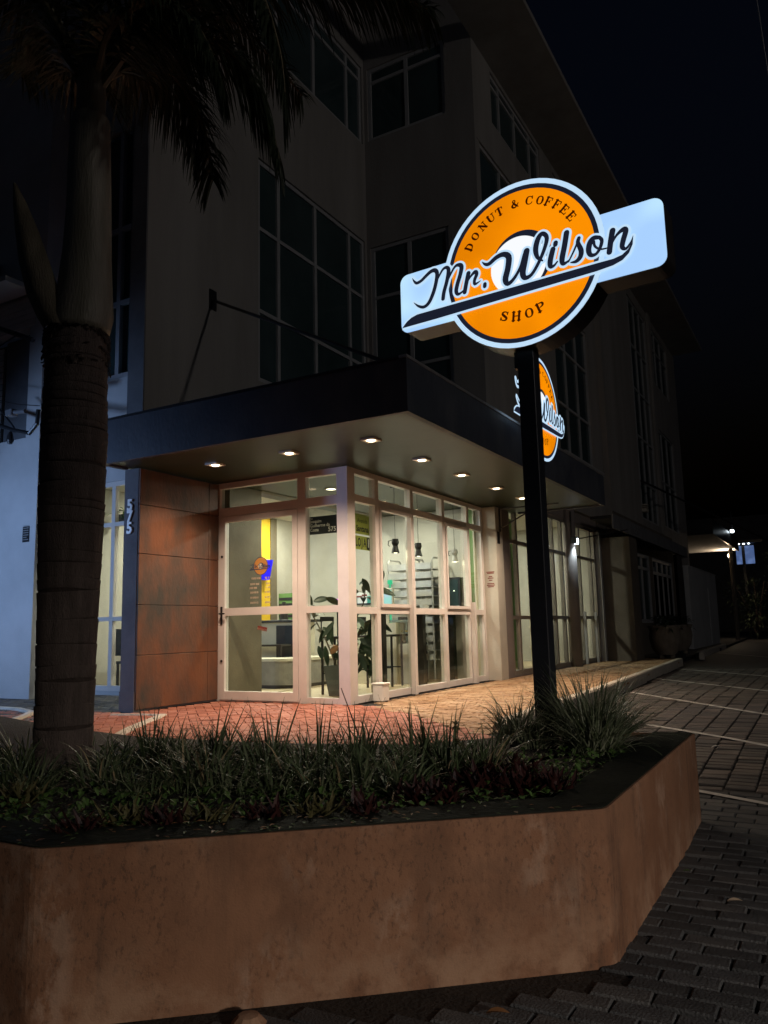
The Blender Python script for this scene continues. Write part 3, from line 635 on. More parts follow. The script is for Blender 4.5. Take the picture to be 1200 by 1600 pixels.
def ceil_lamp(x, y, z, power, label, r=.07):
    t = thing('ceiling_spot', (x, y, z), label, 'ceiling lamp', 'ceiling spots inside the shop'); m = MB(); m.lathe([(r*1.35, -.012), (r*1.35, 0), (r, 0), (r, -.012)], (x, y, z), 20, cap=False); m.build('ring', F['fix'], t)
    m = MB(); m.lathe([(r, -.006), (r*.5, -.007)], (x, y, z), 20); m.build('lens', F['inbulb'], t)
    lamp('AREA', 'spot_light', (x, y, z-.02), power, (1.0, .92, .78), t, shape='DISK', size=.16)
ceil_lamp(-1.0, 1.2, ZT+.012, 40, 'recessed ceiling spot above the potted rubber plant')
ceil_lamp(-1.0, 3.0, ZT+.012, 46, 'recessed ceiling spot above the steel tray racks')
ceil_lamp(-2.7, 2.6, 3.2, 72, 'recessed ceiling spot above the grey corner bench')
ceil_lamp(-4.2, 2.2, 3.2, 72, 'recessed ceiling spot behind the left hand window')
ceil_lamp(-2.7, 4.9, 3.2, 72, 'recessed ceiling spot deep in the shop near the back wall')
ceil_lamp(-4.2, 4.8, 3.2, 72, 'recessed ceiling spot near the yellow panel')
# second shop's own room
r2 = bld
S = MB(); S.box(-3.6, .0, 4.46, 10.8, -.02, .0); S.build('floor', F['plank'], r2)
S = MB(); S.box(-3.7, -3.6, 4.46, 10.8, 0, 3.3); S.box(-3.6, .0, 4.452, 4.50, 0, 3.3); S.box(-3.6, .0, 10.7, 10.8, 0, 3.3); S.build('wall', F['inwall'], r2)
S = MB(); S.box(-3.6, -.001, 4.5, 10.7, 3.2, 3.3); S.build('ceiling', F['inceil'], r2)
m = MB(); m.box(-.9, -.85, 7.55, 8.05, 0, 3.1); m.build('green_panel', F['green'], r2)
ceil_lamp(-1.6, 6.0, 3.2, 80, 'ceiling spot in the next shop behind the black sign pole')
ceil_lamp(-1.6, 9.0, 3.2, 80, 'ceiling spot in the next shop beside the round column')
t = thing('counter', (-1.5, 5.7, 0), 'dark counter with pale hood behind the first window of the next shop', 'counter')
m = MB(); m.box(-2.0, -1.0, 5.2, 6.6, 0, 1.0); m.build('base', F['shelfblk'], t); m = MB(); m.box(-2.05, -.95, 5.15, 6.65, 1.002, 1.05); m.build('top', F['cream'], t)
m = MB(); m.add([(-2.2, 5.1, 1.95), (-.9, 5.1, 1.95), (-.9, 6.9, 1.95), (-2.2, 6.9, 1.95), (-1.7, 5.8, 2.3), (-1.4, 5.8, 2.3), (-1.4, 6.2, 2.3), (-1.7, 6.2, 2.3)], [(0, 3, 2, 1), (4, 5, 6, 7), (0, 1, 5, 4), (1, 2, 6, 5), (2, 3, 7, 6), (3, 0, 4, 7)]); m.box(-2.2, -.9, 5.1, 6.9, 1.85, 1.948); m.build('hood', F['steel'], t)
t = thing('stool', (-.9, 9.6, 0), 'small pale wooden stool stack inside the next shop beside the lamp column', 'stool')
for z in (0, .45, .7): m = MB(); m.box(-1.1, -.7, 9.4, 9.8, z+.35, z+.40); m.build('seat', F['cream'], t)
for a in (-1.08, -.74):
    for b in (9.42, 9.76): m = MB(); m.box(a, a+.03, b, b+.03, 0, 1.1); m.build('leg', F['cream'], t)
# bench (L-shaped, rounded corner)
bn = thing('corner_bench', (-2.3, 1.9, 0), 'grey upholstered L shaped bench with rounded corner behind the door', 'bench')
def lshape(o, r):
    P = [(-4.6, 1.7-o)]; cx, cy = -2.45+o*0, 2.05
    for k in range(9): a = -math.pi/2+k*math.pi/16; P.append((cx+(r+o)*math.cos(a), cy+(r+o)*math.sin(a)))
    return P+[(-2.1+o, 4.0), (-2.6-o, 4.0), (-2.6-o, 2.3), (-4.6, 2.3)]
m = MB(); m.prism(lshape(-.03, .35), .0, .06); m.build('plinth', F['shelfblk'], bn); m = MB(); m.prism(lshape(0, .35), .062, .41); m.build('body', F['bench'], bn)
m = MB(); m.prism(lshape(.015, .35), .412, .45); m.build('seat', F['cream'], bn)
# counter behind the bench
ct = thing('service_counter', (-3.4, 2.9, 0), 'cream service counter with dark top behind the grey bench', 'counter')
m = MB(); m.box(-4.9, -2.75, 2.7, 3.3, 0, 1.0); m.build('base', F['cream'], ct); m = MB(); m.bbox(-5.0, -2.65, 2.6, 3.4, 1.002, 1.045, .005); m.build('top', F['shelfblk'], ct)
m = MB(); m.box(-3.1, -2.76, 2.685, 2.699, .2, .95); m.build('panel', F['shelfblk'], ct)
bt = thing('low_table', (-3.2, 2.5, 0), 'dark thin framed low table between bench and counter', 'table')
m = MB(); m.box(-3.6, -2.75, 2.35, 2.62, .62, .65); m.build('top', F['shelfblk'], bt)
for x in (-3.58, -2.79): m = MB(); m.box(x, x+.03, 2.36, 2.39, 0, .62); m.build('leg', F['black'], bt)
for k, (x, hh, rr, mt, nm, lab) in enumerate(((-4.55, .20, .05, 'shelfblk', 'jar', 'dark squat jar on the counter nearest the yellow panel'), (-4.2, .28, .04, 'black', 'bottle', 'tall black bottle on the cream counter'), (-3.95, .16, .06, 'white', 'cup_stack', 'short stack of white cups on the cream counter'), (-3.1, .30, .07, 'shelfblk', 'grinder', 'dark coffee grinder on the counter near the glass corner'))):
    m = MB(); m.lathe([(rr, 0), (rr, hh*.6), (rr*.5, hh*.8), (rr*.5, hh)], (x, 2.9, 1.045), 14); tag(m.build(nm, F[mt], loc=(x, 2.9, 1.045)), lab, nm.replace('_', ' '))
mb_ = thing('menu_board', (-3.6, 4.2, 1.05), 'green striped menu board with a white emblem behind the counter', 'menu board')
c = ony(455, 945, 3.45); m = MB(); m.box(c[0]-.25, c[0]+.30, 3.42, 3.45, 1.05, 1.52); m.build('board', F['green'], mb_)
for i in range(4): m = MB(); m.box(c[0]-.24, c[0]+.12, 3.412, 3.419, 1.10+i*.10, 1.145+i*.10); m.build('stripe', F['shelfblk'], mb_)
m = MB(); m.box(c[0]+.14, c[0]+.28, 3.410, 3.419, 1.28, 1.48); m.build('emblem', F['greenlit'], mb_)
# blue glowing box seen through the door decal
nb = MB(); pts = [(427, 875), (421, 906), (400, 905), (402, 893), (412, 892), (413, 874)]; Q = [onx(a, b, -4.9) for a, b in pts]
nb.add([(-4.9, q[1], q[2]) for q in Q]+[(-5.0, q[1], q[2]) for q in Q], [(0, 1, 2, 3, 4, 5), (11, 10, 9, 8, 7, 6)]+[(i, (i+1) % 6, 6+(i+1) % 6, 6+i) for i in range(6)])
tag(nb.build('neon_sign', F['blueneon'], loc=(-4.95, Q[0][1], Q[0][2])), 'deep blue glowing sign on the back wall behind the door decal', 'neon sign')
# rubber plant in tall pot
rp = thing('rubber_plant', (-.74, .90, 0.012), 'dark leaved rubber plant in a tall slate pot behind the corner glass', 'plant')
m = MB(); m.add([(-.74+s*a, .90+s2*a, z) for z, a in ((.012, .085), (.40, .135), (.40, .115), (.36, .11)) for s, s2 in ((-1, -1), (1, -1), (1, 1), (-1, 1))], [(3, 2, 1, 0)]+[(r*4+i, r*4+(i+1) % 4, r*4+4+(i+1) % 4, r*4+4+i) for r in range(3) for i in range(4)]+[(12, 13, 14, 15)]); m.build('pot', F['pot'], rp)
def leaf(mb, base, d, L, W, droop=.3, fold=.25, mi=0, seg=5):
    d = Vector(d).normalized(); sd = d.cross(Vector((0, 0, 1)));  sd = sd.normalized() if sd.length > .05 else Vector((1, 0, 0)); upv = sd.cross(d)
    vs = []; fs = []; b0 = Vector(base)
    for i in range(seg+1):
        tt = i/seg; wv = W*math.sin(math.pi*min(.98, .06+tt*.92))**.8*.5; c = b0+d*L*tt+Vector((0, 0, -droop*L*tt*tt))
        vs += [c-sd*wv+upv*wv*fold, c, c+sd*wv+upv*wv*fold]
    for i in range(seg): k = i*3; fs += [(k, k+1, k+4, k+3), (k+1, k+2, k+5, k+4)]
    mb.add(vs, fs, mi)
stems = [[(-.74, .9, .36), (-.86, .80, .75), (-1.02, .66, 1.15), (-1.06, .60, 1.35)], [(-.73, .9, .36), (-.62, 1.0, .8), (-.46, 1.12, 1.2), (-.42, 1.15, 1.5)], [(-.72, .92, .36), (-.56, .86, .7), (-.40, .84, 1.0)]]
m = MB()
for s_ in stems: m.tube(s_, [.012, .01, .008, .006][:len(s_)], 6)
m.build('stem', F['inwallb'], rp); rr = random.Random(5)
for si, s_ in enumerate(stems):
    for k in range(13 if si else 11):
        tt = .25+.75*k/12; seg = min(int(tt*(len(s_)-1)), len(s_)-2); f_ = tt*(len(s_)-1)-seg; p = Vector(s_[seg]).lerp(Vector(s_[seg+1]), min(1, f_)); a = k*2.4+si
        m = MB(); leaf(m, p, (math.cos(a), math.sin(a), rr.uniform(-.5, .8)), rr.uniform(.16, .25), rr.uniform(.07, .10), rr.uniform(.2, .7)); m.build('leaf', F['brownleaf'] if (si == 0 and k in (0,)) else F['ficus'], rp, True)
def flat_leaf(P, ang, L, W, mt, tilt):
    e1 = Vector(_rt)*math.cos(ang)+Vector((0, 0, 1))*math.sin(ang); n_ = Vector((-math.sin(YAW), math.cos(YAW), 0)); e2 = -Vector(_rt)*math.sin(ang)+Vector((0, 0, 1))*math.cos(ang); e2 = (e2+n_*tilt).normalized(); m = MB(); vs = []
    for k in range(7): t = k/6; w_ = W*.5*math.sin(math.pi*min(.985, .05+.93*t))**.75; c = Vector(P)+e1*L*t+Vector((0, 0, -.18*L*t*t))-n_*.12*L*t; vs += [c-e2*w_-n_*w_*.25, c, c+e2*w_-n_*w_*.25]
    m.add(vs, [q for k in range(6) for q in ((3*k, 3*k+1, 3*k+4, 3*k+3), (3*k+1, 3*k+2, 3*k+5, 3*k+4))]); m.build('leaf', mt, rp, True)
for px, py, an, L in ((488, 945, 2.0, .24), (490, 940, .35, .22), (531, 945, 2.5, .22), (577, 925, 1.95, .24), (592, 912, 1.25, .22), (588, 920, -.2, .26), (560, 925, 2.9, .16)):
    flat_leaf(onx(px, py, -.35) if px > 545 else ony(px, py, .55), an, L, .095, F['ficus'], .5)
rr = random.Random(77)
for k in range(26): flat_leaf(onx(rr.uniform(553, 590), rr.uniform(962, 1035), -rr.uniform(.3, .55)), rr.uniform(-2.6, -.3), rr.uniform(.16, .26), rr.uniform(.07, .10), F['ficus'], rr.uniform(-.5, .8))
for k in range(9): flat_leaf(ony(rr.uniform(484, 528), rr.uniform(968, 1030), rr.uniform(.4, .9)), rr.uniform(-2.4, -.6), rr.uniform(.14, .22), .07, F['ficus'], rr.uniform(-.5, .8))
flat_leaf(ony(517, 1022, .6), 1.0, .16, .09, F['brownleaf'], .3)
# window bar with thick legs, stools
wb = thing('window_bar', (-.45, 2.6, .012), 'dark narrow bar table standing along the shop window', 'bar table')
m = MB(); m.bbox(-.62, -.22, .95, 3.95, 1.06, 1.10, .004); m.build('top', F['shelfblk'], wb)
for y in (1.50, 2.70, 3.78): m = MB(); m.bbox(-.56, -.36, y-.05, y+.05, .012, 1.058, .004); m.build('leg', F['shelfblk'], wb)
def stool(x, y, label):
    t = thing('bar_stool', (x, y, .012), label, 'bar stool', 'bar stools along the window'); m = MB(); m.bbox(x-.17, x+.17, y-.17, y+.17, .74, .775, .006); m.build('seat', F['shelfblk'], t)
    for a in (-.16, .145):
        for b in (-.16, .145): m = MB(); m.box(x+a, x+a+.026, y+b, y+b+.026, .012, .74); m.build('leg', F['black'], t)
    for z in (.28,):
        for q in ((x-.15, x+.15, y-.158, y-.145), (x-.15, x+.15, y+.147, y+.16)): m = MB(); m.box(*q, z, z+.018); m.build('stretcher', F['black'], t)
    m = MB(); m.box(x-.17, x-.155, y-.16, y+.16, .98, 1.04); m.box(x-.168, x-.157, y-.15, y-.135, .776, .98); m.box(x-.168, x-.157, y+.135, y+.15, .776, .98); m.build('backrest', F['black'], t)
stool(-.90, 1.15, 'black framed bar stool nearest the glass corner'); stool(-.92, 2.05, 'black framed bar stool second from the glass corner'); stool(-.92, 2.55, 'black framed bar stool in the middle of the window bar'); stool(-.9, 3.35, 'black framed bar stool farthest from the glass corner')
def cup(x, y, label): m = MB(); m.lathe([(.05, 0), (.075, .10), (.068, .10), (.045, .01)], (x, y, 1.1), 16); m.box(x-.012, x+.012, y+.065, y+.11, 1.12, 1.18); tag(m.build('mug', F['white'], loc=(x, y, 1.1)), label, 'mug', 'white mugs on the window bar')
p = onx(663, 946, -.32); cup(-.32, p[1], 'white mug on the bar in front of the steel racks'); p = onx(718, 946, -.32); cup(-.32, min(p[1], 3.85), 'white mug on the bar in front of the dark oven')
# steel tray racks
def rack(x0, x1, label):
    t = thing('tray_rack', ((x0+x1)/2, 3.75, .012), label, 'tray rack', 'steel tray racks')
    for x in (x0, x1-.03):
        m = MB(); m.tube([(x+.015, 3.5, .05), (x+.015, 3.5, 1.93), (x+.015, 3.55, 1.985), (x+.015, 3.9, 1.985), (x+.015, 3.95, 1.93), (x+.015, 3.95, .05)], .014, 6); m.build('post', F['steel'], t)
    for i in range(11): m = MB(); m.box(x0+.03, x1-.03, 3.50, 3.95, .35+i*.145, .36+i*.145); m.box(x0+.03, x1-.03, 3.485, 3.499, .35+i*.145, .45+i*.145); m.build('tray', F['steel'], t)
rack(-1.42, -1.02, 'steel tray rack behind the lit till screen'); rack(-.98, -.58, 'steel tray rack right of the other one, behind the mug')
# till screen, oven, display case
ts = thing('till', (-1.25, 3.0, 1.0), 'till with lit cyan screen beside the rubber plant', 'till')
c = ony(601, 934, 2.9); m = MB(); m.bbox(c[0]-.15, c[0]+.15, 2.9, 2.94, c[2]-.15, c[2]+.15, .006); m.build('case', F['cream'], ts); m = MB(); m.box(c[0]-.125, c[0]+.125, 2.892, 2.899, c[2]-.12, c[2]+.12); m.build('screen', F['screen'], ts)
m = MB(); m.box(c[0]-.03, c[0]+.03, 2.945, 2.97, .95, c[2]-.1); m.build('stand', F['cream'], ts); m = MB(); m.box(c[0]-.2, c[0]+.2, 2.88, 3.2, 0.012, .95); m.build('base', F['cream'], ts)
p = ony(608, 910, 3.4); m = MB(); m.bbox(p[0]-.035, p[0]+.035, 3.40, 3.46, p[2]-.03, p[2]+.04, .006); m.box(p[0]-.01, p[0]+.01, 3.42, 3.44, .012, p[2]-.03); tag(m.build('number_lamp', F['greenlit'], loc=tuple(p)), 'small green glowing lamp left of the tray racks', 'lamp')
lq = ony(527, 941, 1.5); m = MB(); m.lathe([(.02, 0), (.03, .05), (.012, .10)], (lq[0], 1.5, lq[2]-.05), 10); lv = thing('lava_lamp', (lq[0], 1.5, .012), 'small magenta lamp on a thin stand behind the rubber plant leaves', 'lamp'); m.build('bulb', F['magenta'], lv); m = MB(); m.tube([(lq[0], 1.5, .012), (lq[0], 1.5, lq[2]-.05)], .01, 8); m.build('stand', F['black'], lv)
ov = thing('oven', (-.42, 3.9, 1.2), 'dark wall oven with small lights behind the window bar', 'oven')
m = MB(); m.bbox(-.62, -.245, 3.80, 4.049, 1.12, 1.66, .006); m.build('case', F['shelfblk'], ov)
m = MB(); m.box(-.59, -.28, 3.79, 3.799, 1.18, 1.62); m.build('door', F['darkpane'], ov)
for i in range(3): m = MB(); m.lathe([(.010, -.004), (.010, .004)], (-.53+i*.09, 3.785, 1.44), 8); m.build('indicator', F['inbulb'], ov)
dc = thing('display_case', (-.95, 3.15, .012), 'glass fronted doughnut display case with white base', 'display case')
m = MB(); m.bbox(-1.7, -.72, 2.95, 3.35, .012, .62, .005); m.build('base', F['cream'], dc); m = MB(); m.box(-1.7, -.72, 2.97, 3.35, .96, .99); m.box(-1.7, -.72, 2.97, 3.35, .78, .79); m.build('shelf', F['steel'], dc)
m = MB(); m.box(-1.7, -.72, 2.955, 2.961, .622, .99); m.build('glass', F['pane'], dc)
dn = [mat('glaze', c_, None, rough=.4) for c_ in ((.55, .30, .04), (.50, .10, .06), (.55, .42, .22), (.16, .07, .03))]
for i in range(14):
    x = -1.62+i*.065; z = .645 if i % 2 else .815; m = MB(); vs = []; fs = []
    for a in range(12):
        for b in range(6):
            A_ = a*math.pi/6; B_ = b*math.pi/3; r_ = .030+.016*math.cos(B_); vs.append((x+r_*math.cos(A_), 3.06+r_*math.sin(A_), z+.016*math.sin(B_)))
    for a in range(12):
        for b in range(6): fs.append((a*6+b, ((a+1) % 12)*6+b, ((a+1) % 12)*6+(b+1) % 6, a*6+(b+1) % 6))
    m.add(vs, fs); o = m.build('doughnut', dn[i % 4], loc=(x, 3.06, z)); tag(o, '%s glazed doughnut, %s from the left on the %s shelf of the display case' % (('yellow', 'red', 'cream', 'brown')[i % 4], ('1st', '2nd', '3rd', '4th', '5th', '6th', '7th')[i//2], ('upper', 'lower')[i % 2]), 'doughnut', 'doughnuts in the display case, lower shelf' if i % 2 else 'doughnuts in the display case, upper shelf')
# pendant lamps shaped like moka pots
def pendant(x, y, label, flip=1):
    t = thing('pendant_lamp', (x, y, ZT), label, 'pendant lamp', 'coffee pot pendant lamps'); m = MB(); m.lathe([(.055, -.03), (.055, 0.010)], (x, y, ZT), 18); m.build('ceiling_rose', F['black'], t)
    m = MB(); m.tube([(x, y, ZT-.03), (x, y, 2.07)], .004, 6); m.build('cord', F['black'], t)
    m = MB(); m.lathe([(.012, .20), (.045, .195), (.052, .14), (.034, .10), (.034, .095), (.052, .02), (.054, 0), (.048, 0), (.03, .09)], (x, y, 1.875), 12, cap=False); m.build('shade', F['steel'] if flip > 1 else F['black'], t)
    m = MB(); m.tube([(x-.045, y-.02, 2.05), (x-.085, y-.035, 2.045), (x-.09, y-.04, 1.99), (x-.07, y-.03, 1.97)], .007, 6); m.build('handle', F['black'], t)
    m = MB(); m.lathe([(.045, .012), (.03, .004)], (x, y, 1.875), 12); m.build('bulb', F['inbulb'], t)
    lamp('POINT', 'pendant_light', (x, y, 1.85), 2.0, (1, .85, .6), t, shadow_soft_size=.03)
pendant(-.15, 1.48, 'coffee pot pendant lamp nearest the glass corner'); pendant(-.15, 2.17, 'coffee pot pendant lamp in the middle'); pendant(-.15, 3.42, 'coffee pot pendant lamp farthest right', 2)
t = thing('hanging_planter', (-4.2, 1.0, 2.6), 'green trailing plant in a trough inside the left window', 'plant'); m = MB(); m.bbox(-4.9, -3.2, .9, 1.15, 2.62, 2.78, .01); m.build('trough', F['shelfblk'], t)
m = MB(); rr = random.Random(9)
for i in range(150): leaf(m, (rr.uniform(-4.9, -3.2), rr.uniform(.85, 1.15), rr.uniform(2.72, 2.85)), (rr.uniform(-1, 1), rr.uniform(-1, .6), rr.uniform(-.2, 1)), rr.uniform(.10, .2), .07, .6, seg=3)
m.build('foliage', mat('fern_leaf', (.10, .20, .035), (.16, .28, .06), 6, .5), t)
t = thing('cafe_table', (-4.3, 1.3, 0), 'dark table behind the lower left window pane', 'table'); m = MB(); m.box(-4.7, -3.9, 1.0, 1.6, .72, .75); m.build('top', F['shelfblk'], t)
for x in (-4.66, -3.97):
    for y in (1.03, 1.54): m = MB(); m.box(x, x+.035, y, y+.035, .012, .72); m.build('leg', F['black'], t)
t = thing('cafe_chair', (-4.35, .85, 0), 'dark chair behind the lower left window pane', 'chair'); m = MB(); m.box(-4.55, -4.15, .62, .95, .43, .47); m.build('seat', F['shelfblk'], t); m = MB(); m.box(-4.55, -4.15, .60, .63, .55, .95); m.build('backrest', F['shelfblk'], t)
for x in (-4.54, -4.19):
    for y in (.62, .91): m = MB(); m.box(x, x+.03, y, y+.03, .012, .43); m.build('leg', F['black'], t)
# door decals
wb_ = MB()
for px, py, ln in ((395, 904, 14), (393, 913, 0), (392, 919, 0), (393, 926, 12), (393, 934, 12), (393, 942, 10)):
    p = ony(px, py, -.017); q = ony(428, py-2, -.017)
    for x0, x1 in ((p[0]-.02, p[0]+.11), (q[0]-.14+.02*(ln == 0), q[0]-.05)):
        k = x0
        while k < x1: wb_.quad((k, -.0165, p[2]-.012), (k+.014, -.0165, p[2]-.012), (k+.014, -.0165, p[2]+.012), (k, -.0165, p[2]+.012)); k += random.choice((.018, .02, .028))
tag(wb_.build('window_lettering', F['decal'], door), kind='stuff')
m = MB(); c = ony(409.5, 983.5, -.02); uu = Vector((.98, 0, -.18)); vv = Vector((.18, 0, .98)); cc = Vector((c[0], -.018, c[2])); m.quad(*[cc+uu*a+vv*b for a, b in ((-.075, -.014), (.075, -.014), (.075, .035), (-.075, .035))]); sg = m.build('closed_sign', F['sticker'], door)
m = MB(); add_text(m, 'FECHADO', .034, cc+Vector((0, -.002, 0)), uu, vv); m.build('lettering', F['decal'], door)
# ================================================================== logo (unit: radius of the round sign)
SB = onz(856, 1150, .15); TH = math.radians(-4); SU = np.array([math.cos(TH), math.sin(TH), 0]); SN = np.array([-math.sin(TH), math.cos(TH), 0]); SP = SB-SN*.12
U0, Z0, RS = .026, 3.332, .598
def sgn(x, y): a = onp(x, y, SP, SN); return ((a-SP) @ SU-U0)/RS, (a[2]-Z0)/RS
PXU = 1/5.4545
def tr(ox, oy, pts): return [(*sgn(ox+p[0]*PXU, oy+p[1]*PXU), p[2]*PXU*.0090) for p in pts]     # traced stroke -> (u, v, width)
Z1 = lambda *p: tr(610, 380, p)
Z2 = lambda *p: tr(740, 320, p)
Z3 = lambda *p: tr(860, 280, p)
STROKES = [
 Z1((195, 305, 4), (210, 330, 16), (232, 345, 24), (270, 325, 26), (310, 285, 28), (350, 248, 30), (385, 236, 34), (405, 262, 34), (396, 340, 32), (372, 430, 32), (335, 512, 30), (292, 548, 26), (245, 540, 18), (208, 512, 4)),
 Z1((392, 350, 14), (420, 290, 16), (455, 228, 20), (488, 212, 28), (503, 240, 34), (488, 330, 32), (464, 420, 32), (456, 478, 32)),
 Z1((470, 390, 12), (510, 290, 16), (555, 208, 20), (590, 190, 30), (613, 205, 36), (603, 270, 34), (578, 355, 34), (568, 415, 32), (585, 440, 24), (620, 418, 14), (640, 390, 8)),
 Z1((672, 262, 36), (655, 340, 34), (640, 422, 34)), Z1((655, 350, 10), (690, 290, 16), (728, 250, 30), (742, 268, 30), (724, 320, 26), (728, 354, 22), (775, 325, 5)),
 Z1((812, 354, 30), (811, 372, 30)),
 Z2((78, 492, 4), (105, 512, 22), (140, 508, 30), (200, 455, 34), (260, 428, 38), (305, 450, 46), (300, 540, 46), (278, 640, 46), (300, 678, 34), (350, 635, 26), (405, 540, 24), (440, 440, 34), (458, 402, 44)),
 Z2((458, 400, 46), (440, 500, 46), (425, 585, 46), (445, 628, 36), (500, 600, 26), (560, 500, 26), (610, 380, 28), (630, 295, 32), (612, 258, 32), (580, 258, 34), (550, 310, 40), (535, 390, 40), (552, 455, 28), (594, 482, 12)),
 Z2((705, 330, 34), (703, 345, 34)), Z2((682, 385, 38), (660, 480, 40), (662, 530, 34), (690, 525, 20), (720, 490, 12)),
 Z2((798, 245, 40), (780, 360, 40), (760, 465, 40), (768, 508, 30), (800, 495, 18), (822, 475, 10)),
 Z2((815, 492, 12), (860, 400, 14), (905, 292, 16)), Z2((903, 290, 26), (895, 330, 30), (922, 395, 36), (915, 450, 34), (880, 488, 26), (835, 498, 10)),
 Z2((1075, 285, 26), (1030, 290, 34), (998, 330, 40), (986, 395, 38), (1005, 435, 30), (1050, 425, 22), (1085, 370, 24), (1098, 310, 26), (1075, 283, 24)), Z2((1030, 320, 20), (1040, 360, 18), (1085, 385, 14), (1145, 375, 10)),
 Z3((535, 445, 40), (520, 530, 38), (508, 628, 38)), Z3((512, 590, 12), (565, 490, 18), (625, 435, 32), (648, 445, 36), (625, 530, 36), (618, 585, 32), (650, 598, 20), (690, 545, 12), (710, 490, 4))]
def _s(o, p): return sgn(o[0]+p[0]*PXU, o[1]+p[1]*PXU)
a1, a2, a3 = (610, 380), (740, 320), (860, 280)
SWOOSH = [_s(a1, p) for p in ((108, 730), (128, 700), (150, 672), (185, 640), (235, 612))]+[_s(a3, (400, 722)), _s(a3, (540, 684)), _s(a3, (615, 650)), _s(a3, (668, 600)), _s(a3, (695, 550)), _s(a3, (711, 488)),
          _s(a3, (706, 560)), _s(a3, (675, 635)), _s(a3, (620, 695)), _s(a3, (540, 740)), _s(a3, (400, 790)), _s(a1, (400, 648))]
def smooth(pts, k=4):
    out = []; n = len(pts)
    for i in range(n-1):
        p0, p1, p2, p3 = [np.array(pts[min(max(j, 0), n-1)]) for j in (i-1, i, i+1, i+2)]
        for q in range(k):
            t = q/k; out.append(.5*((2*p1)+(p2-p0)*t+(2*p0-5*p1+4*p2-p3)*t*t+(3*p1-p0-3*p2+p3)*t**3))
    out.append(np.array(pts[-1])); return out
def brush(mb, pts, place, h, grow=0.0, k=4):
    """ribbon of varying width with round ends, laid at height h over the sign face"""
    P = smooth(pts, k) if len(pts) > 2 else [np.array(p) for p in pts]; n = len(P); vs = []; fs = []
    for i, p in enumerate(P):
        d = P[min(i+1, n-1)][:2]-P[max(i-1, 0)][:2]; d = d/(np.linalg.norm(d)+1e-9); nn = np.array([-d[1], d[0]]); wv = max(p[2], .004)/2+grow
        vs += [place(*(p[:2]+nn*wv), h), place(*(p[:2]-nn*wv), h)]
    fs = [(2*i, 2*i+1, 2*i+3, 2*i+2) for i in range(n-1)]; mb.add(vs, fs)
    for e, sg_ in ((0, -1), (n-1, 1)):
        p = P[e]; d = (P[min(e+1, n-1)]-P[max(e-1, 0)])[:2]; a0 = math.atan2(d[1], d[0]) + (math.pi if sg_ < 0 else 0); wv = max(p[2], .004)/2+grow
        mb.add([place(p[0]+wv*math.cos(a0-math.pi/2+math.pi*q/8), p[1]+wv*math.sin(a0-math.pi/2+math.pi*q/8), h) for q in range(9)], [tuple(range(9))])
def disc(mb, place, c, r, h, n=64): mb.add([place(c[0]+r*math.cos(2*math.pi*k/n), c[1]+r*math.sin(2*math.pi*k/n), h) for k in range(n)], [tuple(range(n))])
def ring(mb, place, r0, r1, h, n=64):
    mb.add([place(r*math.cos(2*math.pi*k/n), r*math.sin(2*math.pi*k/n), h) for k in range(n) for r in (r0, r1)], [(2*k, 2*k+1, (2*k+3) % (2*n), (2*k+2) % (2*n)) for k in range(n)])
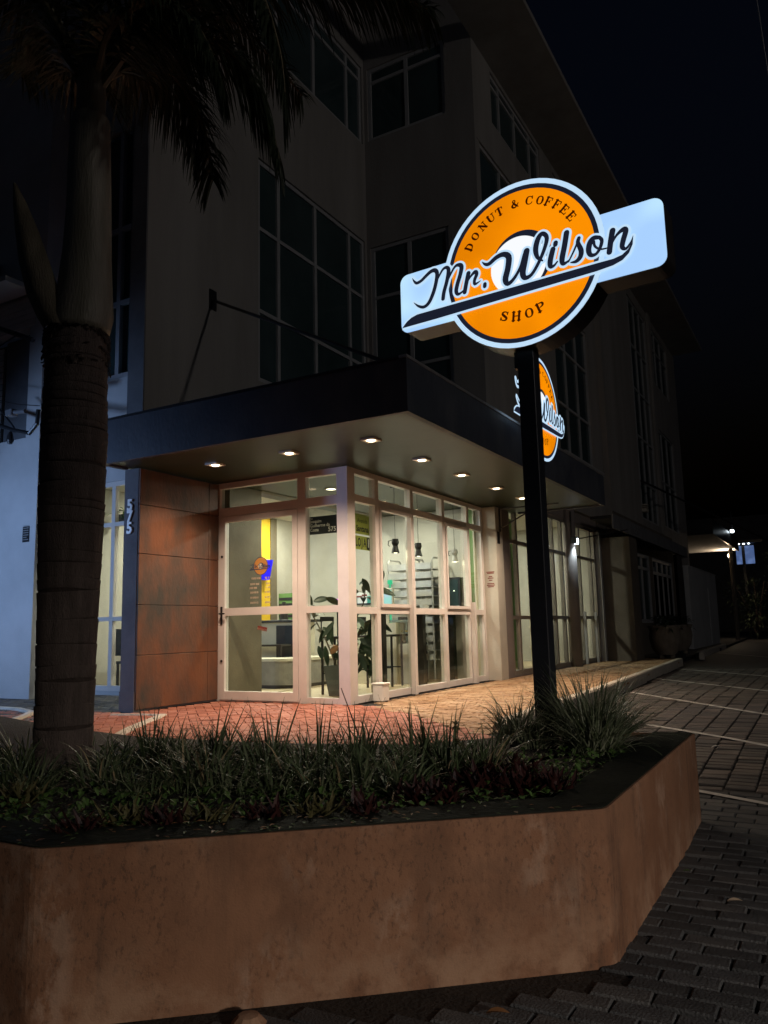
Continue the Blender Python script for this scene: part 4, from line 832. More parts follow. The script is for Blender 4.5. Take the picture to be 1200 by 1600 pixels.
# serif capitals drawn as strokes in a unit box (thick stems, thin arms, slab serifs)
T, t_ = .19, .085
GL = {'D': [[(.22, 0, T), (.22, 1, T)], [(.05, .04, t_), (.45, .04, t_)], [(.05, .96, t_), (.45, .96, t_)], [(.4, .96, t_), (.72, .82, .14), (.80, .5, T), (.72, .18, .14), (.4, .04, t_)]],
 'O': [[(.5, .97, t_), (.26, .86, .13), (.16, .5, T), (.26, .14, .13), (.5, .03, t_), (.74, .14, .13), (.84, .5, T), (.74, .86, .13), (.5, .97, t_)]],
 'N': [[(.2, 0, t_), (.2, 1, t_)], [(.2, .97, T), (.8, .03, T)], [(.8, 0, t_), (.8, 1, t_)], [(.06, .04, t_), (.36, .04, t_)], [(.02, .96, t_), (.28, .96, t_)], [(.64, .96, t_), (.94, .96, t_)]],
 'U': [[(.2, 1, T), (.2, .35, T), (.3, .1, .13), (.52, .03, t_), (.72, .12, t_), (.8, .36, t_), (.8, 1, t_)], [(.04, .96, t_), (.38, .96, t_)], [(.64, .96, t_), (.96, .96, t_)]],
 'T': [[(.5, 0, T), (.5, 1, T)], [(.08, .96, t_), (.92, .96, t_)], [(.1, .96, t_), (.08, .74, t_)], [(.9, .96, t_), (.92, .74, t_)], [(.3, .04, t_), (.7, .04, t_)]],
 '&': [[(.92, .5, t_), (.75, .2, .1), (.5, .03, .13), (.25, .08, .16), (.16, .28, T), (.3, .5, .13), (.52, .7, .12), (.52, .9, .1), (.38, .97, t_), (.26, .85, .12), (.32, .65, .13), (.6, .3, T), (.9, .04, t_)]],
 'C': [[(.86, .78, .11), (.72, .93, t_), (.5, .97, t_), (.26, .86, .13), (.16, .5, T), (.26, .14, .13), (.52, .03, t_), (.76, .1, t_), (.88, .28, t_)], [(.86, 1, t_), (.86, .68, t_)]],
 'F': [[(.24, 0, T), (.24, 1, T)], [(.06, .04, t_), (.44, .04, t_)], [(.06, .96, t_), (.84, .96, t_)], [(.83, .98, t_), (.85, .72, t_)], [(.24, .52, t_), (.6, .52, t_)], [(.6, .66, t_), (.6, .38, t_)]],
 'E': [[(.24, 0, T), (.24, 1, T)], [(.06, .04, t_), (.86, .04, t_)], [(.06, .96, t_), (.82, .96, t_)], [(.81, .98, t_), (.83, .74, t_)], [(.85, .02, t_), (.89, .28, t_)], [(.24, .52, t_), (.6, .52, t_)], [(.6, .66, t_), (.6, .38, t_)]],
 'S': [[(.76, .76, t_), (.66, .93, t_), (.46, .97, .1), (.24, .86, .15), (.24, .66, T), (.5, .5, T), (.76, .34, T), (.76, .14, .15), (.52, .03, .1), (.3, .06, t_), (.17, .28, t_)], [(.77, .98, t_), (.77, .72, t_)], [(.16, .02, t_), (.16, .3, t_)]],
 'H': [[(.2, 0, T), (.2, 1, T)], [(.8, 0, T), (.8, 1, T)], [(.2, .52, t_), (.8, .52, t_)]]+[[(x-.16, z, t_), (x+.16, z, t_)] for x in (.2, .8) for z in (.04, .96)],
 'P': [[(.24, 0, T), (.24, 1, T)], [(.06, .04, t_), (.44, .04, t_)], [(.06, .96, t_), (.5, .96, t_)], [(.46, .96, t_), (.74, .88, .14), (.8, .72, T), (.72, .55, .14), (.44, .48, t_)]]}
def arc_text(mb, place, h, items, rad, size, wid, inward=1):
    for ch, ang in items:
        a = math.radians(ang); c = np.array([rad*math.cos(a), rad*math.sin(a)]); upv = np.array([math.cos(a), math.sin(a)])*inward; rt = np.array([upv[1], -upv[0]])
        for s_ in GL[ch]:
            brush(mb, [(*(c+rt*(p[0]-.5)*wid+upv*(p[1]-.5)*size), p[2]*size*1.4) for p in s_], place, h, 0, 3)
ARC1 = list(zip('DONUT&COFFEE', (148.5, 137.8, 126.8, 116.6, 107.4, 91.8, 77.8, 67.2, 58.2, 49.1, 39.8, 30.0)))
ARC2 = list(zip('SHOP', (-110.5, -96.8, -82.3, -69.0)))
def logo(parent, place, step, mats, bar=True, lite=False):
    """place(u, v, h) -> world point; layers lie step apart"""
    s = step
    m = MB(); ring(m, place, .942, 1.0 if bar else 1.0, s); m.build('rim', mats['rim'], parent)
    m = MB(); ring(m, place, .888, .942, s); m.build('dark_ring', mats['navy'], parent)
    m = MB(); disc(m, place, (0, 0), .888, s); m.build('orange_disc', mats['orange'], parent)
    m = MB(); disc(m, place, (.022, .018), .372, s*2); m.build('inner_ring', mats['navy'], parent)
    m = MB(); disc(m, place, (-.018, -.018), .345, s*3); m.build('centre', mats['core'], parent)
    if not lite:
        m = MB(); arc_text(m, place, s*2, ARC1, .742, .098, .10); arc_text(m, place, s*2, ARC2, .628, .108, .115, -1); m.build('lettering', mats['maroon'], parent)
    m = MB()
    for i, st in enumerate(STROKES): brush(m, st, place, s*(4+.02*i), .026 if bar else .05)
    P = [np.array(p) for p in SWOOSH]; cen = sum(P)/len(P); n = len(P); Q = []
    for i in range(n):
        d = P[(i+1) % n]-P[i-1]; d = d/(np.linalg.norm(d)+1e-9); Q.append(P[i]+np.array([-d[1], d[0]])*.026)
    m.add([place(*q, s*3.9) for q in Q], [tuple(range(n))]); m.build('outline', mats['core2'], parent)
    m = MB()
    for i, st in enumerate(STROKES): brush(m, st, place, s*(5+.02*i))
    m.build('script_lettering', mats['navy'], parent)
    m = MB(); m.add([place(*q, s*4.9) for q in P], [tuple(range(n))]); m.build('underline', mats['navy'], parent)
LM = dict(rim=F['signring'], navy=F['navy'], orange=F['orange'], core=F['signcore'], core2=F['signring'], maroon=F['maroon'])
# ------------------------------------------------------------------ pole sign
ps = thing('pole_sign', (SB[0], SB[1], .12), 'black pole with large glowing orange round sign crossed by a white bar, Mr. Wilson', 'sign')
m = MB(); m.bbox(SB[0]-.058, SB[0]+.058, SB[1]-.062, SB[1]+.062, .05, 2.80, .004); m.build('pole', F['poleblk'], ps)
def place1(u, v, h): q = SP+SU*(u*RS+U0)-SN*h; return (q[0], q[1], Z0+v*RS)
def rrect(u0, u1, v0, v1, r, n=6):
    P = []
    for cx, cy, a in ((u1-r, v1-r, 0), (u0+r, v1-r, 90), (u0+r, v0+r, 180), (u1-r, v0+r, 270)):
        for k in range(n+1): q = math.radians(a+90*k/n); P.append((cx+r*math.cos(q), cy+r*math.sin(q)))
    return P
BAR = rrect(-1.628, 1.628, -.478, .285, .11); dep = .21
def slab(mb, P, h0, h1):
    n = len(P); mb.add([place1(*p, h0) for p in P]+[place1(*p, h1) for p in P], [tuple(range(n))[::-1], tuple(range(n, 2*n))]+[(i, (i+1) % n, n+(i+1) % n, n+i) for i in range(n)])
m = MB(); slab(m, BAR, -dep, -.006); m.build('bar_cabinet', F['cabinet'], ps)
CIRC = [(1.0*math.cos(2*math.pi*k/64), 1.0*math.sin(2*math.pi*k/64)) for k in range(64)]
m = MB(); slab(m, CIRC, -dep-.012, -.003); m.build('round_cabinet', F['cabinet'], ps)
def barface(mb, h, sgx):      # white bar panel left or right of the disc
    if 1:
        P = [p for p in BAR if (p[0]*sgx) > 1.2]; P = sorted(P, key=lambda p: math.atan2(p[1]+.1, (p[0]-sgx*1.0)*sgx))
        vlo, vhi = -.478, .285; arc = []
        for k in range(13): v = vhi+(vlo-vhi)*k/12; arc.append((sgx*math.sqrt(1.0-v*v)*.999, v))
        poly = P+arc if sgx > 0 else P+arc
        mb.add([place1(*p, h) for p in poly], [tuple(range(len(poly)))])
for sgx in (-1, 1): m = MB(); barface(m, .001, sgx); m.build('bar_face', F['signwhite'], ps)
m = MB(); slab(m, rrect(-1.628, 1.628, -.478, .285, .11), -dep-.006, -dep-.003); m.build('back_face', F['cabinet'], ps)
m = MB(); m.box(SB[0]-.09, SB[0]-.064, SB[1]-.03, SB[1]+.03, 2.62, 2.74); m.build('junction_box', F['cabinet'], ps)
logo(ps, place1, .0025, LM)
# ------------------------------------------------------------------ second sign on the canopy fascia
fs = thing('fascia_sign', (1.86, 1.80, 3.0), 'second glowing orange Mr. Wilson sign on the canopy edge behind the pole', 'sign')
R2 = .69; C2 = (1.80, 3.645)
def place2(u, v, h): return (1.905+h, C2[0]+u*R2, C2[1]+v*R2)
m = MB(); m.add([(1.84, C2[0]+R2*math.cos(2*math.pi*k/48), C2[1]+R2*math.sin(2*math.pi*k/48)) for k in range(48)]+[(1.903, C2[0]+R2*math.cos(2*math.pi*k/48), C2[1]+R2*math.sin(2*math.pi*k/48)) for k in range(48)], [tuple(range(48))[::-1], tuple(range(48, 96))]+[(i, (i+1) % 48, 48+(i+1) % 48, 48+i) for i in range(48)]); m.build('cabinet', F['cabinet'], fs)
m = MB(); m.box(1.823, 1.84, C2[0]-.05, C2[0]+.05, 3.0, 4.0); m.box(1.823, 1.84, C2[0]-.5, C2[0]+.5, 3.1, 3.2); m.build('bracket', F['black'], fs)
logo(fs, place2, .0035, LM, bar=False)
# door decal copy of the logo
dcal = ony(407.5, 884.5, -.0145); RD = .115
def place3(u, v, h): return (dcal[0]+u*RD, -.0155-h, dcal[2]+v*RD)
dm = MB(); dm.box(dcal[0]-.001, dcal[0]+.001, -.0152, -.0148, dcal[2]-.001, dcal[2]+.001); dd = dm.build('logo_decal', F['decalor'], door)
m = MB(); disc(m, place3, (0, 0), 1.0, .0002, 40); m.build('logo_disc', F['decalor'], door)
m = MB(); ring(m, place3, .93, 1.0, .0006, 40); disc(m, place3, (.02, .02), .36, .0006, 30)
for st in STROKES: brush(m, st, place3, .0014, .01)
m.add([place3(*q, .0014) for q in SWOOSH], [tuple(range(len(SWOOSH)))]); m.build('logo_lettering', F['navy'], door)
m = MB(); disc(m, place3, (-.02, -.02), .30, .001, 30); m.build('logo_centre', F['cream'], door)
# ------------------------------------------------------------------ canopy downlights
dl = [(-1.17, -1.0, 'recessed downlight nearest the rusty wall'), (-.10, -1.0, 'recessed downlight second from the rusty wall, above the door'), (.95, -1.0, 'recessed downlight nearest the canopy corner'), (.94, .19, 'recessed downlight above the glass corner post'), (.94, 1.33, 'recessed downlight above the middle shop panes'), (.94, 2.54, 'recessed downlight left of the black pole'), (.94, 3.62, 'recessed downlight farthest right beside the black pole')]
for x, y, lab in dl:
    t = thing('recessed_downlight', (x, y, ZT), lab, 'downlight', 'square downlights in the canopy soffit'); z = ZT; m = MB(); a, b = .085, .062
    for q in ((-a, a, -a, -b), (-a, a, b, a), (-a, -b, -b, b), (b, a, -b, b)): m.box(x+q[0], x+q[1], y+q[2], y+q[3], z-.008, z+.011)
    m.build('trim', F['fix'], t); m = MB(); m.lathe([(.05, -.004), (.038, -.012), (.015, -.016)], (x, y, z), 16); m.build('bulb', F['bulb'], t)
    lamp('SPOT', 'downlight_beam', (x, y, z-.03), 170, (1.0, .745, .54), t, spot_size=math.radians(138), spot_blend=.9, shadow_soft_size=.04)
# ================================================================== planter
pl = thing('planter', (2.0, -4.5, -.42), 'long low planter with weathered terracotta stucco wall and dark coping', 'planter')
def rcorner(a, c, b, r_=.045):
    A_, C_, B_ = Vector(a), Vector(c), Vector(b); p = C_+(A_-C_).normalized()*r_; q = C_+(B_-C_).normalized()*r_
    return [tuple(p.lerp(C_, t).lerp(C_.lerp(q, t), t)) for t in (0, .25, .5, .75, 1)]
OUT = [PD]+rcorner(PD, PC, PA)+rcorner(PC, PA, PB)+[PB]
def inset(P, d):
    out = []
    for i, p in enumerate(P):
        a = Vector(P[max(i-1, 0)]); b = Vector(P[min(i+1, len(P)-1)]); q = Vector(p)
        n1 = Vector((-(q-a).y, (q-a).x)).normalized() if i > 0 else None; n2 = Vector((-(b-q).y, (b-q).x)).normalized() if i < len(P)-1 else None
        n = (n1+n2).normalized()*(1/max(.3, math.cos(n1.angle(n2)/2))) if n1 and n2 else (n1 or n2)
        out.append((q.x+n.x*d, q.y+n.y*d))
    return out
def band(mb, P0, P1, za, zb, sub=1, jit=0):
    for i in range(len(P0)-1):
        for k in range(sub):
            f0, f1 = k/sub, (k+1)/sub; L_ = lambda A, B, f: (A[0]+(B[0]-A[0])*f, A[1]+(B[1]-A[1])*f)
            a, b = L_(P0[i], P0[i+1], f0), L_(P0[i], P0[i+1], f1); c, d_ = L_(P1[i], P1[i+1], f1), L_(P1[i], P1[i+1], f0)
            mb.quad((*a, za), (*b, za), (*c, zb), (*d_, zb))
IN = inset(OUT, .17)
m = MB(); band(m, OUT, OUT, -.62, .135, 6); band(m, OUT, inset(OUT, .006), .135, .146, 6); band(m, inset(OUT, .006), IN, .146, .1455, 6); band(m, IN, IN, .1455, -.1)
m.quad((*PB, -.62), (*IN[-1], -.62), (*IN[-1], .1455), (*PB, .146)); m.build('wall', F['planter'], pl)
m = MB(); C0 = inset(OUT, .014); C1 = inset(OUT, .25); band(m, C0, C0, .1475, .1525, 30); band(m, C0, C1, .1525, .150, 30); band(m, C1, C1, .150, .08, 30); m.build('coping', F['coping'], pl)
sl_ = [(x, y) for x, y in inset(OUT, .24)]; SO = [(-9, -6.0)]+sl_[1:]+[(4.0, -2.45), (3.35, -2.45)]+PBACK[1:]
m = MB(); m.prism(SO, -.35, .115); m.build('soil', F['soil'], pl)
kb = MB()
for i in range(len(PBACK)-1): strip(kb, [PBACK[i], PBACK[i+1]], .08, -.3, .06, 0)
kb.build('back_edging', F['kerb'], pl)
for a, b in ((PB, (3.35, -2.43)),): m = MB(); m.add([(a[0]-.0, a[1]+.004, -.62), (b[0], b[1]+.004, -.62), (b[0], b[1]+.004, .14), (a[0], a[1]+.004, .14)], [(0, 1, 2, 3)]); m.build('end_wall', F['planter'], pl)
# ------------------------------------------------------------------ planting
def blade(mb, base, a, L, lean, w0, droop, mi=0, seg=6, twist=0):
    b0 = Vector(base); d = Vector((math.cos(a), math.sin(a), 0)); sd = Vector((-math.sin(a+twist), math.cos(a+twist), 0)); vs = []; fs = []
    ang = lean; p = b0.copy()
    for i in range(seg+1):
        tt = i/seg; wv = w0*(1-tt**2.2)*.5+.0006
        vs += [p-sd*wv, p+sd*wv]; ang += droop/seg*(0.4+1.2*tt); p = p+(d*math.sin(ang)+Vector((0, 0, 1))*math.cos(ang))*L/seg
    fs = [(2*i, 2*i+1, 2*i+3, 2*i+2) for i in range(seg)]; mb.add(vs, fs, mi)
def clump(name, x, y, z, n, L, w0, lean, droop, mats, label, cat, group=None, spread=.06, seed=0, part='blades', weights=None):
    r = random.Random(seed); m = MB()
    for i in range(n):
        a = r.uniform(0, 2*math.pi); q = r.random()**.5*spread
        blade(m, (x+q*math.cos(a), y+q*math.sin(a), z), a+r.gauss(0, .5), L*r.uniform(.55, 1.15), abs(r.gauss(0, lean)), w0*r.uniform(.7, 1.2), droop*r.uniform(.3, 1.3), r.choices(range(len(mats)), weights or ((5, 4, 5, 1) if len(mats) == 4 else None))[0], twist=r.gauss(0, .5))
    return tag(m.build(name, mats, loc=(x, y, z)), label, cat, group)
gset = F['grass']+[mat('dry_blade', (.20, .16, .085), (.30, .24, .14), 6, .6)]
def where(px):
    for lim, nm in ((45, 'left edge'), (150, 'palm trunk'), (215, 'number column'), (335, 'rusty wall'), (400, 'door hinge side'), (470, 'door latch side'), (530, 'side pane'), (575, 'corner post'), (620, 'white tub'), (690, 'shop panes'), (760, 'seeded stalk'), (830, 'sign pole')):
        if px < lim: return nm
    return 'sign pole'
ordn = lambda k: '%d%s' % (k, {1: 'st', 2: 'nd', 3: 'rd'}.get(k % 10 if k not in (11, 12, 13) else 0, 'th'))
NR = 0
for rowi, (py, step, L, lean, dr) in enumerate(((1205, 30, .30, .45, 1.6), (1232, 34, .27, .55, 1.8))):
    px = 10+8*rowi
    while px < (760 if rowi == 0 else 640):
        if not 60 < px < 138:
            p = onz(px, py+random.uniform(-6, 6), .13); NR += 1
            clump('grass_clump', p[0], p[1], .10, random.randint(70, 130), L*random.uniform(.62, 1.2), .010, lean, dr, gset, 'green grass clump below the %s, %s from left in the %s row' % (where(px), ordn(NR if rowi == 0 else NR-NB), ('back', 'front')[rowi]), 'grass clump', 'grass clumps along the planter', .08, 100+NR)
        px += step*random.uniform(.85, 1.15)
    NB = NR
# taller spiky clumps with stiff blades standing up against the lit terrace
for i, (px, py) in enumerate([(235, 1205), (330, 1205), (425, 1215), (500, 1215), (555, 1215), (645, 1215), (700, 1215)]):
    p = onz(px, py, .13); lab = ('near the rusty wall foot', 'below the door hinge side', 'below the door middle', 'below the side pane', 'below the corner post', 'below the shop panes', 'beside the seeded stalk')[i]
    clump('upright_sedge', p[0], p[1], .10, 26, .40, .012, .33, .35, [gset[2], gset[0]], 'stiff upright dark sedge '+lab, 'sedge', 'upright sedges', .05, 300+i)
# big silvery tuft by the pole
for i, (x, y, n, L, lab) in enumerate([(3.62, -2.95, 620, .52, 'large silvery grass tuft right of the black sign pole'), (3.72, -3.25, 330, .42, 'smaller silvery tuft in front of the large one by the pole'), (3.16, -3.02, 200, .40, 'thin silvery tuft left of the black sign pole'), (3.3, -3.12, 90, .30, 'low silvery tuft at the foot of the sign pole')]):
    clump('silver_grass', x, y, .10, n, L, .009, .5, 1.35, [F['tuft'], gset[1], gset[0]], lab, 'grass tuft', 'silvery grass tufts', .16 if i == 0 else .1, 400+i, weights=(3, 3, 2))
def rosette(x, y, z, n, L, w0, mt, label, seed, group):
    r = random.Random(seed); m = MB()
    for i in range(n):
        a = r.uniform(0, 6.28); leaf(m, (x+r.uniform(-.07, .07), y+r.uniform(-.07, .07), z), (math.cos(a), math.sin(a), r.uniform(.5, 2.2)), L*r.uniform(.6, 1.1), w0*r.uniform(.7, 1.2), r.uniform(.0, .35), .4, seg=3)
    tag(m.build('leafy_plant', mt, loc=(x, y, z)), label, 'plant', group)
rb = [((740, 1225), 'nearest the seeded stalk'), ((770, 1222), 'second from the seeded stalk'), ((800, 1225), 'in the middle of the burgundy row'), ((830, 1222), 'second from the right of the burgundy row'), ((865, 1225), 'at the right end near the coping corner'), ((755, 1205), 'at the back left of the row'), ((815, 1200), 'at the back of the row by the pole'), ((650, 1240), 'in front of the sedges, left of the row'), ((690, 1240), 'left of the burgundy row, at its front')]
for i, ((px, py), lab) in enumerate(rb):
    p = onz(px, py+7, .14); rosette(p[0], p[1], .10, 46, .17, .030, F['redleaf'], 'burgundy leaved plant '+lab, 500+i, 'burgundy plants')
ob = [((30, 1235), 'at the left edge of the picture'), ((120, 1285), 'at the foot of the palm'), ((200, 1270), 'right of the palm foot'), ((260, 1275), 'second right of the palm foot'), ((330, 1270), 'below the rusty wall'), ((410, 1265), 'below the door'), ((490, 1260), 'below the side pane'), ((570, 1255), 'below the corner post')]
for i, ((px, py), lab) in enumerate(ob):
    p = onz(px, py+13, .14); rosette(p[0], p[1], .10, 60, .15, .024, F['oliveleaf'] if i % 2 == 0 else F['redleaf'], 'low broad leaved bedding plant '+lab, 600+i, 'low bedding plants')
m = MB(); r = random.Random(3); cnt = 0
while cnt < 2200:
    px = r.uniform(0, 1010); py = r.uniform(1175, 1312); p = onz(px, py, .13)
    if not inpoly(p[0], p[1], SO): continue
    if px > 900: pass
    elif r.random() < .45: continue
    a = r.uniform(0, 6.28); leaf(m, (p[0], p[1], .11+r.random()*.05), (math.cos(a), math.sin(a), r.uniform(.2, 1.6)), r.uniform(.03, .06), r.uniform(.02, .035), .3, seg=2); cnt += 1
tag(m.build('ground_cover', F['cover']), 'small leafed green ground cover over the planter soil', 'ground cover', kind='stuff')
p = onz(717, 1225, .12); sk = thing('seeded_stalk', (p[0], p[1], .10), 'thin stalk with small seed heads rising from the planter', 'plant'); top = ony(712, 1135, p[1])
m = MB(); m.tube([(p[0], p[1], .10), (p[0]-.01, p[1], .3), (top[0], p[1], top[2])], .004, 5); m.build('stem', gset[2], sk)
for px, py in ((712, 1133), (716, 1160)):
    c = ony(px, py, p[1]); m = MB()
    for k in range(22): a = k*.9; leaf(m, c, (math.cos(a), math.sin(a), math.sin(k*1.7)), .04, .01, .1, seg=2)
    m.build('seed_head', F['oliveleaf'], sk)
wsk = MB(); a = onz(572, 1180, .12); b = ony(533, 1075, a[1]); wsk.tube([tuple(a), ((a[0]+b[0])/2, a[1], (a[2]+b[2])/2-.0), tuple(b)], [.005, .004, .0025], 6); tag(wsk.build('thin_stick', F['black'], loc=tuple(a)), 'thin dark stick leaning left from the grass towards the corner post', 'stick')
# ------------------------------------------------------------------ palm
hf = np.array([-math.sin(YAW), math.cos(YAW), 0]); PBASE = onz(98, 1205, .12); PBASE = np.array([PBASE[0], PBASE[1], .1])
tp = lambda x, y: onp(x, y, PBASE, hf)
pm = thing('palm_tree', tuple(PBASE), 'tall palm with ringed trunk, smooth crownshaft and dark drooping fronds', 'palm tree')
cl = [(98, 1290, 90), (98, 1205, 88), (101, 1100, 87), (107, 950, 90), (112, 800, 97), (116, 680, 98), (119, 590, 92), (120, 545, 90), (121, 520, 88)]
sec = []
for px, py, wd in cl: a = tp(px-wd/2, py); b = tp(px+wd/2, py); sec.append(((a+b)/2, np.linalg.norm(b-a)/2))
def at_z(z):
    for (p0, r0), (p1, r1) in zip(sec, sec[1:]):
        if p0[2] <= z <= p1[2]: f_ = (z-p0[2])/(p1[2]-p0[2]); return p0+(p1-p0)*f_, r0+(r1-r0)*f_
    return sec[-1] if z > sec[-1][0][2] else sec[0]
def sweep(mb, rows, n=40, mi=0, wob=0.0, seed=0, tl=0, tp_=0):
    r = random.Random(seed); vs = []; fs = []; ph = [r.uniform(0, 6.28) for _ in range(4)]
    for c, rad in rows:
        for k in range(n): q = 2*math.pi*k/n; rr_ = rad*(1+wob*(math.sin(3*q+ph[0])+math.sin(5*q+ph[1]+c[2]*9)*.6)); vs.append((c[0]+rr_*math.cos(q), c[1]+rr_*math.sin(q), c[2]+wob*.25*math.sin(2*q+ph[2])+tl*math.sin(q+tp_)))
    for i in range(len(rows)-1):
        for k in range(n): fs.append((i*n+k, i*n+(k+1) % n, (i+1)*n+(k+1) % n, (i+1)*n+k))
    fs += [tuple(range(n))[::-1], tuple((len(rows)-1)*n+k for k in range(n))]; mb.add(vs, fs, mi)
r = random.Random(11); z = sec[0][0][2]; zt = sec[-1][0][2]; segs = []
while z < zt-.03: h_ = r.uniform(.05, .19) if z < 1.4 else r.uniform(.035, .11); segs.append((z, min(z+h_, zt))); z += h_
for i, (a, b) in enumerate(segs):                      # each internode is a slightly flared collar, dark scar between
    m = MB(); rows = []
    for f_, k in ((0, .985), (.06, 1.0), (.5, 1.004), (.9, 1.018), (.97, 1.012)): c, rd = at_z(a+(b-a)*f_); rows.append((np.array([c[0], c[1], a+(b-a)*f_]), rd*k))
    tl = r.uniform(-.012, .012); ph = r.uniform(0, 6.28); sweep(m, rows, 36, 0, .009, i, tl, ph); m.build('trunk_ring', F['trunk'], pm, True)
m = MB(); sweep(m, [(np.array([*at_z(q)[0][:2], q]), at_z(q)[1]*.972) for q in np.linspace(sec[0][0][2], zt, 30)], 30); m.build('trunk_core', F['trunkdk'], pm, True)
m = MB(); r = random.Random(21)
for zc, n_, dn_ in ((zt-.01, 150, .05), (zt+.0, 60, .09), (zt-.12, 70, .045), (zt-.2, 50, .05)):        # torn fibres at the top scars
    for k in range(n_):
        a = r.uniform(0, 6.28); c, rd = at_z(zc); p = Vector((c[0]+rd*1.0*math.cos(a), c[1]+rd*math.sin(a), zc)); q = Vector((math.cos(a), math.sin(a), 0)); w_ = Vector((-q.y, q.x, 0))*r.uniform(.003, .02); L_ = r.uniform(.006, dn_)*(1+.8*math.sin(2*a+zc*7)); p.z += r.uniform(-.012, .012)
        m.add([p-w_, p+w_, p+w_*.3+q*.025+Vector((0, 0, -L_)), p-w_*.4+q*.018+Vector((0, 0, -L_*1.1))], [(0, 1, 2, 3)])
tag(m.build('torn_fibre', F['trunkdk'], pm), kind='stuff')
cs = [(122, 522, 92), (129, 495, 92), (133, 455, 82), (136, 400, 73), (139, 330, 67), (140, 260, 64), (141, 205, 60), (142, 188, 56), (142, 178, 44), (144, 120, 42), (146, 50, 36), (148, -20, 22)]
rows = []
for px, py, wd in cs: a = tp(px-wd/2, py); b = tp(px+wd/2, py); rows.append(((a+b)/2, np.linalg.norm(b-a)/2))
rs = []
for (a, ra), (b, rb_) in zip(rows, rows[1:]):
    for k in range(3): rs.append((a+(b-a)*k/3, ra+(rb_-ra)*k/3))
m = MB(); sweep(m, rs, 32, 0, .008, 5); m.build('crownshaft', F['shaft'], pm, True)
# peeling leaf sheath standing off at the left
m = MB(); vs = []; fs = []; path = [(104, 522, 50), (92, 505, 46), (78, 470, 50), (64, 420, 46), (52, 370, 34), (42, 330, 20), (34, 300, 4)]; n_ = 9
right = np.array([_rt[0], _rt[1], 0])
for px, py, wd in path:
    c = tp(px, py); hw = np.linalg.norm(tp(px+wd/2, py)-c)
    for k in range(n_): t_2 = -1+2*k/(n_-1); o = right*hw*t_2-hf*hw*.9*(1-t_2*t_2)-hf*.10; vs.append(c+o)
k0 = len(vs)
vs2 = [np.array(v)+hf*.012 for v in vs]
for i in range(len(path)-1):
    for k in range(n_-1):
        a = i*n_+k; fs += [(a, a+1, a+n_+1, a+n_), (k0+a, k0+a+n_, k0+a+n_+1, k0+a+1)]
    for k in (0, n_-1): a = i*n_+k; fs.append((a, a+n_, k0+a+n_, k0+a) if k == 0 else (a+n_, a, k0+a, k0+a+n_))
m.add(vs+vs2, fs); m.build('leaf_sheath', F['sheath'], pm, True)
CR = rows[-3][0]
def frond(pts, L0, seed, nl=70, dr=1.0):
    r = random.Random(seed); P = smooth([tuple(p) for p in pts], 10); n = len(P); rad = [.026*(1-.8*i/n)+.003 for i in range(n)]
    m = MB(); m.tube(P, rad, 7); ra = m.build('frond', F['rachis'], pm); m = MB()
    for i in range(nl):
        f_ = .14+.86*i/nl; k = min(int(f_*(n-1)), n-2); p = Vector(P[k]).lerp(Vector(P[k+1]), f_*(n-1)-k); tn = (Vector(P[k+1])-Vector(P[k])).normalized(); sd = tn.cross(Vector((0, 0, 1))); sd = sd.normalized() if sd.length > .05 else Vector((1, 0, 0))
        for s_ in (-1, 1):
            for rep in range(3):
                L = L0*math.sin(math.pi*(.12+.8*f_))**.6*r.uniform(.75, 1.15); d = (sd*s_*r.uniform(.5, 1.0)+tn*r.uniform(.35, .8)+Vector((0, 0, r.uniform(-.5, .25)))).normalized(); q = p.copy(); vs = []; w0 = r.uniform(.005, .010); sg_ = 5
                wd = d.cross(Vector((r.gauss(0, .4), r.gauss(0, .4), 1))).normalized()
                for j in range(sg_+1): tt = j/sg_; wv = w0*(1-tt**2)+.0008; vs += [q-wd*wv, q+wd*wv]; d = (d+Vector((0, 0, -.22*dr))).normalized(); q = q+d*L/sg_
                m.add(vs, [(2*j, 2*j+1, 2*j+3, 2*j+2) for j in range(sg_)])
    tag(m.build('leaflets', F['frond'], ra), kind='stuff')
V3 = lambda px, py, back=0: tp(px, py)+hf*back
frond([V3(148, 150), V3(205, 85, -.05), V3(275, 5, -.12), V3(345, -30, -.2), V3(410, 30, -.28), V3(445, 130, -.3), V3(455, 220, -.3)], .55, 1, 80)
frond([V3(150, 120), V3(200, 60, .1), V3(270, 10, .2), V3(350, 30, .3), V3(400, 110, .35), V3(425, 200, .35)], .5, 2, 70)
frond([V3(148, 110), V3(230, -20, .2), V3(400, -110, .3), V3(560, -90, .3), V3(680, -40, .3)], .5, 3, 80)
frond([V3(140, 160), V3(110, 100), V3(75, 30, -.05), V3(30, -30, -.1), V3(-30, -20, -.1), V3(-80, 60, -.1)], .5, 4, 60)
frond([V3(145, 110), V3(140, 20, -.1), V3(120, -100, -.3), V3(100, -160, -.7), V3(60, -120, -1.2)], .5, 5, 50)
frond([V3(150, 110), V3(175, 0, .2), V3(230, -110, .6), V3(330, -140, 1.0), V3(440, -60, 1.3)], .5, 6, 60)
frond([V3(140, 120), V3(100, 40, .3), V3(30, -60, .7), V3(-80, -60, 1.0)], .5, 7, 50)
frond([V3(150, 130), V3(195, 60, .25), V3(235, 30, .5), V3(275, 80, .7), V3(290, 170, .8)], .5, 8, 60)
frond([V3(148, 130), V3(190, 80, -.2), V3(260, 60, -.3), V3(330, 110, -.35), V3(365, 190, -.35)], .48, 12, 70)
frond([V3(142, 120), V3(90, 40, -.3), V3(50, 0, -.5), V3(20, 20, -.6)], .4, 9, 40)
